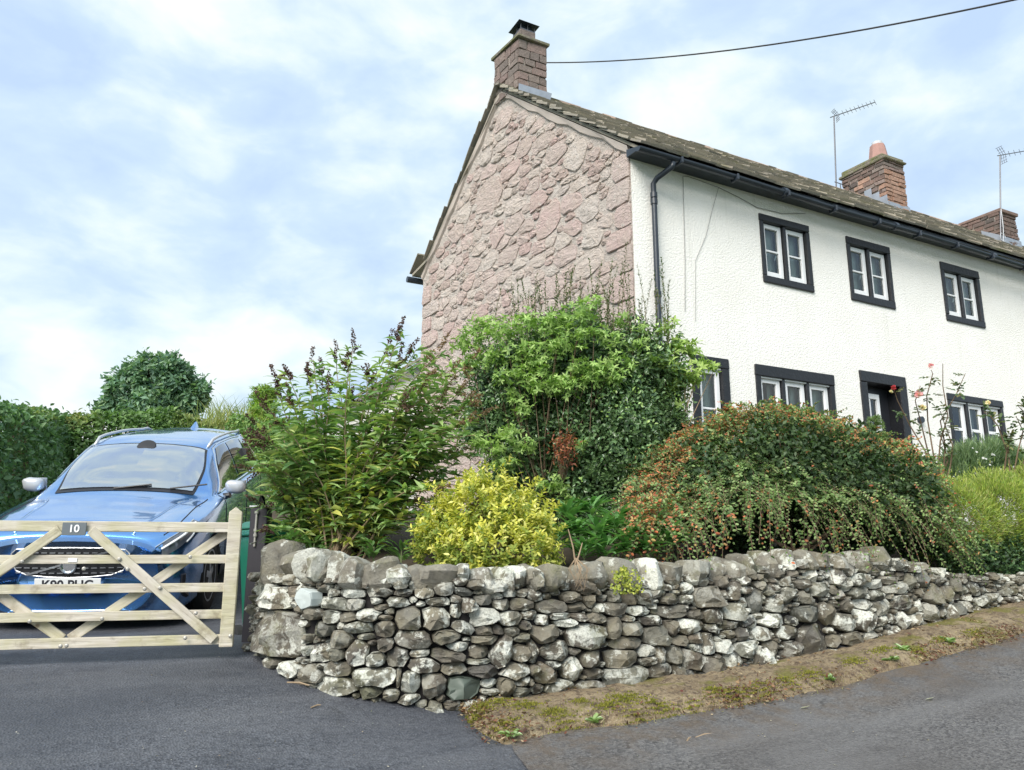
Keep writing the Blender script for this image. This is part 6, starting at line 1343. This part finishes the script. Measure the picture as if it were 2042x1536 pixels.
# feathery young conifer sprout in front of the door
bk = at(1745, 960, 7.9); fc = empty('young_conifer', bk, 'feathery young green conifer poking above the cotoneaster in front of the door', 'shrub'); L = Leaves(bk); st = MB(bk); st.tube([bk, at(1744, 832, 7.95)], [.012, .004], 6)
for i in range(150):
    t = R.rand(); p = bk+(at(1744, 832, 7.95)-bk)*t; a = R.uniform(0, 6.28); d = unit(np.array([math.cos(a), math.sin(a), .5])); ln = .30*(1-t)+.05; n = 22; q = p+d*np.linspace(.1, 1, n)[:, None]*ln-UPV*(np.linspace(0, 1, n)[:, None]**2)*ln*.25; L.add(q, unit(d+rdir(n)*.9), rdir(n), .035, .006, cols(n, [(.16, .24, .09), (.21, .29, .11), (.11, .18, .07)], .2), 'blade')
L.build('foliage', fc); st.build('trunk', 'bark', fc)

# ---- climbing roses by the right hand windows
def rose(name, lab, base, canes, blooms, leafn, d):
    b_ = at(*base, d); o = empty(name, b_, lab, 'rose bush'); st = MB(b_); L = Leaves(b_)
    for cane in canes:
        q = [at(x, y, d+R.uniform(-.1, .1)) for x, y in cane]; q = [b_+R.normal(size=3)*np.array([.06, .06, 0])]+q; st.tube(q, list(np.linspace(.011, .004, len(q))), 5); qa = np.array(q)
        for i in range(leafn):
            t = R.uniform(.35, 1)*(len(q)-1); p = np.array([np.interp(t, np.arange(len(q)), qa[:, j]) for j in range(3)]); dd = unit(R.normal(size=3)+UPV*.1); n = 5; k_ = np.array([-1, 1, -1, 1, 0.])[:, None]; sd_ = unit(np.cross(dd, UPV)); qq = p+dd*np.array([.03, .03, .065, .065, .09])[:, None]
            L.add(qq, unit(sd_*k_+dd*.6), np.tile(UPV-FW*.5, (n, 1)), R.uniform(.045, .065), .036, cols(n, [(.08, .13, .06), (.12, .17, .08), (.17, .17, .07), (.06, .10, .05)], .2), 'rnd', .1)
            st.tube([p, p+dd*.09], .0015, 3)
    L.build('leaves', o); st.build('canes', 'bark', o)
    for x, y, sz, pal in blooms:
        F = Leaves(b_); c = at(x, y, d-.08); n = 34; a = rdir(n); F.add(c+a*sz*.25, a+UPV*.4, rdir(n), sz*R.uniform(.5, .9, n), sz*.75, cols(n, pal, .12), 'rnd', -.2); F.build('bloom', o, 'petal')
PK = [(.80, .42, .46), (.85, .60, .60), (.74, .32, .38)]; RD = [(.55, .08, .09), (.42, .05, .07)]; CRM = [(.85, .72, .50), (.8, .6, .45)]
rose('climbing_rose', 'leggy rose bush with pink blooms between the door and the right lower window', (1868, 985),
     [[(1860, 900), (1850, 840), (1848, 790), (1860, 745), (1857, 738)], [(1850, 900), (1838, 850), (1825, 800), (1835, 770)], [(1875, 880), (1890, 830), (1880, 770), (1880, 725)], [(1885, 890), (1875, 840), (1905, 790), (1925, 745)], [(1890, 920), (1880, 880), (1870, 860)], [(1845, 900), (1815, 850), (1790, 800), (1782, 775)], [(1895, 930), (1900, 890), (1885, 850), (1875, 820)]],
     [(1857, 730, .036, PK), (1832, 787, .052, PK), (1782, 773, .032, RD), (1840, 813, .04, CRM), (1777, 782, .025, CRM)], 7, 8.9)
rose('climbing_rose', 'bare twiggy rose bush growing beside the picture edge in front of the right window', (2012, 985),
     [[(2008, 900), (1990, 850), (1975, 830), (1962, 822)], [(2010, 890), (2012, 880), (2018, 860)], [(2030, 900), (2040, 860), (2026, 830)], [(2050, 900), (2040, 820), (2030, 810), (2050, 808)]], [(1970, 803, .03, CRM)], 11, 8.7)

# ---- hedges, bush and trees behind the car
def hedge(name, lab, path, hgt, wid, n, pal, size, top=None, cat='hedge'):
    path = np.array(path, float); b_ = np.r_[path[0][:2], path[0][2]]; o = empty(name, b_, lab, cat); L = Leaves(b_); sl = np.r_[0, np.cumsum(np.linalg.norm(np.diff(path[:, :2], axis=0), axis=1))]
    s = R.uniform(0, sl[-1], n); c = np.c_[np.interp(s, sl, path[:, 0]), np.interp(s, sl, path[:, 1]), np.interp(s, sl, path[:, 2])]; i = np.clip(np.searchsorted(sl, s)-1, 0, len(path)-2); t = unit(path[i+1, :2]-path[i, :2]); nrm = np.c_[t[:, 1], -t[:, 0]]
    hh = np.interp(s, sl, hgt); a = R.uniform(-.1, math.pi+.1, n); ca, sa_ = np.cos(a), np.sin(a); e = .5; x = np.sign(ca)*np.abs(ca)**e; z = np.abs(sa_)**e
    bmp = 1+.10*np.sin(s*2.1+a*2)+.07*np.sin(s*5.3+a*5)+.05*np.sin(s*11+a*9); dep = 1-.25*R.rand(n)**2
    zz = np.where(R.rand(n) < .6, z, R.rand(n)*z)
    P = np.c_[c[:, :2]+nrm*(x*wid/2*bmp*dep)[:, None], c[:, 2]+zz*hh*(1+.35*(bmp-1))*(1-.05*(1-dep))]
    No = unit(np.c_[nrm*x[:, None], z*.9]); D = unit(rdir(n)*.8+No*.4-UPV*.35); S_ = size*R.uniform(.6, 1.35, n); cc = cols(n, pal, .25); q_ = R.rand(n) < .04; P[q_] += No[q_]*R.uniform(.02, .11, (q_.sum(), 1))
    if top is not None:
        w_ = np.clip((zz-.82)*5, 0, 1)*R.rand(n)*np.clip(.5+.9*np.sin(s*1.9+1), 0, 1); cc = cc*(1-w_[:, None])+cols(n, top, .2)*w_[:, None]
    L.add(P, D, unit(No+UPV*.4+rdir(n)*.6), S_, S_*.6, cc, 'lan' if size > .06 else 'dia', .2); L.build('foliage', o)
    m = MB(b_)
    for q in np.linspace(.05, .95, int(sl[-1]/.45)+2):
        p = np.array([np.interp(q*sl[-1], sl, path[:, j]) for j in range(3)]); h = float(np.interp(q*sl[-1], sl, hgt))
        for _ in range(4): m.tube([p-UPV*.1, p+np.array([R.normal()*.1, R.normal()*.1, h*.5]), p+np.array([R.normal()*.22, R.normal()*.22, h*.9])], [.03, .02, .006], 5)
    m.build('stems', 'bark', o); return o
HPAL = [(.10, .19, .09), (.135, .24, .11), (.07, .14, .07), (.19, .31, .14)]
hedge('garden_hedge', 'dark green leafy hedge running along the drive beside the car', [(-9.6, .6, -1.1), (-8.3, 2.2, -.9), (-7.35, 4.6, -.5), (-6.9, 7.2, -.1), (-6.7, 9.0, .0)], [1.50, 1.62, 1.76, 1.85, 1.85], 1.2, 34000, HPAL, .085, [(.20, .28, .09), (.28, .31, .10)])
hedge('garden_hedge', 'green hedge with yellowing russet top behind the car', [(-7.2, 8.6, 0.), (-5.4, 8.7, 0.0), (-3.8, 8.8, 0.), (-2.2, 8.4, .0), (-1.0, 8.3, .0)], [1.85, 2.0, 2.0, 1.9, 1.85], 1.3, 30000, [(.11, .20, .06), (.15, .25, .08), (.08, .15, .05)], .085, [(.46, .36, .12), (.52, .48, .12), (.38, .28, .12)])
hedge('garden_hedge', 'lighter green leafy hedge filling the gap between the car and the butterfly bush', [(-3.9, 5.6, -.2), (-2.9, 5.2, -.2), (-2.2, 4.6, -.2)], [1.75, 1.7, 1.3], .9, 15000, [(.13, .24, .075), (.18, .30, .09), (.25, .34, .11)], .06)
def tree(name, lab, base, blobs, n, size, pal, kind='lan', asp=.5, cat='tree', trunk=.07):
    o = empty(name, base, lab, cat); L = Leaves(base); shell_leaves(L, blobs, n, size, pal, asp, kind, depth=.55, up=.4, low=-.95, curl=.2, jit=.25)
    for c, r in blobs:
        for _ in range(9 if kind == 'dia' and size > .1 else 0):
            d = unit(rdir(1)[0]+UPV*.5); p = np.array(c)+d*np.array(r)*.9; k_ = 9; L.add(p+d*np.linspace(0, .20, k_)[:, None]+R.normal(size=(k_, 3))*.03, rdir(k_)+d*.5, rdir(k_)+UPV, size*.8, size*.4, cols(k_, pal, .2), 'dia')
    L.build('crown', o)
    m = MB(base); top = sum(np.array(c) for c, r in blobs)/len(blobs); m.tube([base, (np.array(base)+top)/2+R.normal(size=3)*.05, top], [trunk, trunk*.8, trunk*.35], 8)
    for c, r in blobs:
        c = np.array(c); m.tube([(np.array(base)*.4+top*.6), (top+c)/2+R.normal(size=3)*.06, c], [trunk*.5, trunk*.35, .012], 6)
        for _ in range(4): m.tube([c, c+rdir(1)[0]*np.array(r)*.5, c+rdir(1)[0]*np.array(r)*.9], [.012, .008, .004], 4)
    m.build('trunk', 'bark', o); return o
D_ = 17.5
tree('round_tree', 'small round dark green tree standing up behind the hedge', at(300, 980, D_), [(at(px, py+8, D_+dd), r*.82) for px, py, dd, r in ((250, 775, 0, .50), (305, 738, 0, .50), (300, 755, 0, .58), (350, 752, .1, .50), (330, 722, .1, .28), (270, 738, 0, .3), (400, 770, 0, .2), (225, 800, .1, .34), (385, 790, 0, .34), (310, 800, -.2, .62), (270, 810, -.1, .5), (345, 730, 0, .30), (240, 755, 0, .20), (360, 820, -.1, .4), (205, 815, 0, .2))], 8000, .15, [(.13, .235, .15), (.17, .285, .17), (.095, .18, .125), (.22, .33, .19)], 'dia')
C_ = 14.
tree('clipped_conifer', 'small clipped lime green conifer in stacked rounds beside the butterfly bush', at(525, 960, C_), [(at(528, 788, C_), (.22, .22, .16)), (at(525, 815, C_), (.25, .25, .15)), (at(522, 843, C_), (.30, .30, .17)), (at(520, 880, C_), (.34, .34, .3))], 12000, .05, [(.22, .34, .05), (.29, .42, .07), (.15, .26, .05)], 'dia', .3, 'conifer', .05)
b_ = at(455, 850, 13.2); og = empty('ornamental_grass', b_, 'clump of pale arching ornamental grass above the hedge', 'grass'); L = Leaves(b_); n = 260; a = R.uniform(0, 6.28, n); p = b_+np.c_[R.normal(size=(n, 2))*.25, np.zeros(n)]; L.add(p, np.c_[np.cos(a)*.45, np.sin(a)*.45, np.full(n, 1.)], rdir(n)*.3+UPV, R.uniform(.3, .65, n), .014, cols(n, [(.30, .34, .12), (.38, .38, .14), (.22, .28, .09)], .2), 'blade', .3); L.build('blades', og); MB(b_).tube([b_-UPV*1.2, b_], [.09, .07], 8).build('crown_base', 'bark_pale', og)

# ------------------------------------------------------------------ verge litter: dead leaves, twigs, weeds
def verge_at(u, w_):
    nu_, nv_ = VERGE.shape[:2]; i = np.clip((u*(nu_-1)).astype(int), 0, nu_-1); j = np.clip((w_*(nv_-1)).astype(int), 0, nv_-1); return VERGE[i, j]
Lf = Leaves((0, -3.4, -1.4)); n = 5200; u = R.uniform(0, .90, n); w_ = np.where(R.rand(n) < .85, np.clip(.93+R.normal(size=n)*.06, 0, 1), R.rand(n)); ok = R.rand(n) < np.clip(.35+.8*np.sin(u*23)+.5*np.sin(u*61), .06, 1); u, w_ = u[ok], w_[ok]; P = verge_at(u, w_)+np.c_[R.normal(size=(len(u), 2))*.025, np.zeros(len(u))]; P[:, 2] = np.maximum(P[:, 2], gz(P[:, 0], P[:, 1])+.008)+.012; m = len(P)
Lf.add(P, np.c_[R.normal(size=(m, 2)), R.normal(size=m)*.3], np.tile(UPV, (m, 1))+R.normal(size=(m, 3))*.4, R.uniform(.012, .040, m), R.uniform(.008, .018, m), cols(m, [(.16, .07, .05), (.22, .12, .07), (.30, .21, .12), (.10, .055, .045), (.42, .34, .22), (.13, .045, .04)], .3), 'lan', -.3)
o = Lf.build('leaf_litter', None, 'petal'); o.location = (0, -3.4, -1.4); tag(o, 'dead brown and red leaves along the road edge of the verge', 'leaf litter', kind='stuff')
# moss cushions and matted grass on the verge
VF = VERGE.reshape(-1, 3); _vd = VF-CAMP; _vk = _vd@FW; VPX = np.c_[1021+FPX*(_vd@RT)/_vk, 768-FPX*(_vd@UP)/_vk]
def vnear(px, py): return VF[np.argmin(((VPX-(px, py))**2).sum(1)+1e9*(_vk < 1))]
Mo = Leaves((0, -3.3, -1.4)); Gr = Leaves((0, -3.3, -1.4)); VF = VERGE.reshape(-1, 3)
for px, py, r_, n in [(955, 1415, .10, 700), (945, 1435, .07, 350), (1240, 1396, .12, 900), (1215, 1410, .07, 350), (1470, 1390, .10, 700), (1420, 1378, .06, 300), (1300, 1400, .05, 250), (1100, 1425, .06, 250), (1570, 1360, .07, 350), (1700, 1320, .08, 400), (1830, 1300, .07, 300), (1380, 1415, .06, 250), (1160, 1400, .05, 200), (1940, 1262, .10, 400), (1050, 1410, .08, 500), (1130, 1440, .09, 500), (1330, 1425, .09, 450), (1520, 1380, .10, 500), (1620, 1345, .09, 450), (1760, 1300, .09, 400), (1000, 1455, .09, 500), (1270, 1440, .07, 400), (1880, 1280, .08, 350), (1000, 1400, .05, 200)]:
    c = vnear(px, py); q = R.normal(size=(n, 2))*r_*.5; P = np.c_[c[:2]+q*np.array([1.5, .8]), np.zeros(n)]; k_ = np.array([np.argmin(((VF[:, :2]-p[:2])**2).sum(1)) for p in P]); P[:, 2] = VF[k_, 2]+.004+.014*np.exp(-(q**2).sum(1)/(r_*.5)**2)*R.rand(n)
    Mo.add(P, rdir(n)*.6+UPV, rdir(n), R.uniform(.008, .016, n), .007, cols(n, [(.24, .23, .04), (.17, .19, .035), (.32, .29, .06), (.12, .12, .03)], .2), 'dia')
n = 2600; u = R.uniform(0, .9, n); w_ = np.where(R.rand(n) < .7, np.clip(.95+R.normal(size=n)*.04, 0, 1), np.clip(.1*R.rand(n), 0, 1)); ok = R.rand(n) < np.clip(.4+.9*np.sin(u*31+1), .08, 1); P = verge_at(u[ok], w_[ok])+np.c_[R.normal(size=(ok.sum(), 2))*.02, np.zeros(ok.sum())]; n = len(P)
Gr.add(P, np.c_[R.normal(size=(n, 2)), R.uniform(.1, .8, n)], np.tile(UPV, (n, 1)), R.uniform(.02, .06, n), .004, cols(n, [(.40, .34, .19), (.30, .27, .12), (.22, .24, .08), (.48, .42, .27)], .25), 'blade', .3)
o = Mo.build('moss', None, 'petal'); o.location = (0, -3.3, -1.4); tag(o, 'yellow-green moss cushions on the verge', 'moss', kind='stuff')
o = Gr.build('dry_grass', None, 'petal'); o.location = (0, -3.3, -1.4); tag(o, 'short dry grass along the edges of the verge', 'grass', kind='stuff')
def ground_pt(px, py): return ghit(px, py) if px < 1500 else onplane(px, py, (0, -3.4, 0), (0, 1, 0))
for qi_, (px, py, d_) in enumerate([(1020, 1466, 0), (1186, 1446, 0), (1652, 1353, 1), (1775, 1318, 1), (1800, 1298, 1), (1893, 1283, 1)]):
    b_ = vnear(px, py)+np.array([0, 0, .004])
    o = empty('verge_weed', b_, 'low green weed rosette on the verge, %s counting from the drive' % ORD[qi_], 'weed', 'weeds on the verge'); L = Leaves(b_); n = 13; a = np.arange(n)*2.4; L.add(np.tile(b_, (n, 1))+rdir(n)*.012, np.c_[np.cos(a), np.sin(a), R.uniform(.1, .55, n)], np.tile(UPV, (n, 1)), R.uniform(.035, .075, n), .032, cols(n, [(.25, .36, .12), (.18, .28, .09), (.40, .50, .30)], .15), 'rnd', .15); L.build('leaves', o); MB(b_).tube([b_-UPV*.01, b_+UPV*.012], .004, 5).build('stem', 'stem_green', o)
for i, (p_, q_) in enumerate([((572, 1361), (617, 1367)), ((620, 1411), (640, 1406)), ((1387, 1471), (1420, 1463)), ((1054, 1391), (1090, 1400)), ((1370, 1478), (1378, 1470))]):
    a, b_ = ghit(*p_, .01), ghit(*q_, .01); o = MB(a).tube([a, (a+b_)/2+np.array([.01, .01, .004]), b_], [.004, .005, .003], 5).build('twig', 'bark_pale'); tag(o, ['pale bare twig lying at the foot of the wall near the gate', 'short dark twig lying on the drive below the wall', 'bent pale twig lying on the road below the verge', 'thin pale twig lying at the top of the verge near its point', 'tiny twig lying beside the bent twig on the road'][i], 'twig')
for i, (px, py) in enumerate([(1597, 1437), (1846, 1407)]):
    b_ = onplane(px, py, (0, -3.62 if i == 0 else -3.9, 0), (0, 1, 0)); b_[2] = float(gz(b_[0], b_[1]))+.016; S_ = Leaves(b_); S_.add(b_[None], np.array([[1., -.35, .05]]), np.array([[.1, .2, 1.]]), .075, .022, np.array([[.62, .60, .52]]), 'lan', -.15); o = S_.build('fallen_leaf', None, 'petal'); o.location = tuple(b_); tag(o, ['pale curled fallen leaf on the road below the verge', 'small pale fallen leaf farther along the road'][i], 'leaf')

# loose grit, husks and leaf crumbs on the tarmac
Gt = Leaves((-3, -4, -1.6)); n = 1500; x = R.uniform(-8.5, 3, n); y = R.uniform(-6.5, -1.5, n); q_ = np.exp(-np.abs(y-np.interp(x, EP[4:, 0], EP[4:, 1])+.15)/.5); ok = (R.rand(n) < .25+.75*q_) & ((x < -4.7) | (y < np.interp(x, WP[:, 0], WP[:, 1])-.15)); x, y = x[ok], y[ok]; n = len(x); P = np.c_[x, y, gz(x, y)+.012*vnoise(x, y, 2.2, 3)+.004*vnoise(x, y, 9, 5)+.010]
Gt.add(P, np.c_[R.normal(size=(n, 2)), R.normal(size=n)*.15], np.tile(UPV, (n, 1))+R.normal(size=(n, 3))*.3, R.uniform(.005, .018, n), R.uniform(.004, .010, n), cols(n, [(.42, .38, .30), (.28, .22, .15), (.55, .53, .48), (.18, .12, .08), (.34, .33, .31)], .3), 'dia')
o = Gt.build('grit', None, 'petal'); o.location = (-3, -4, -1.6); tag(o, 'pale grit and leaf crumbs scattered over the tarmac', 'grit', kind='stuff')
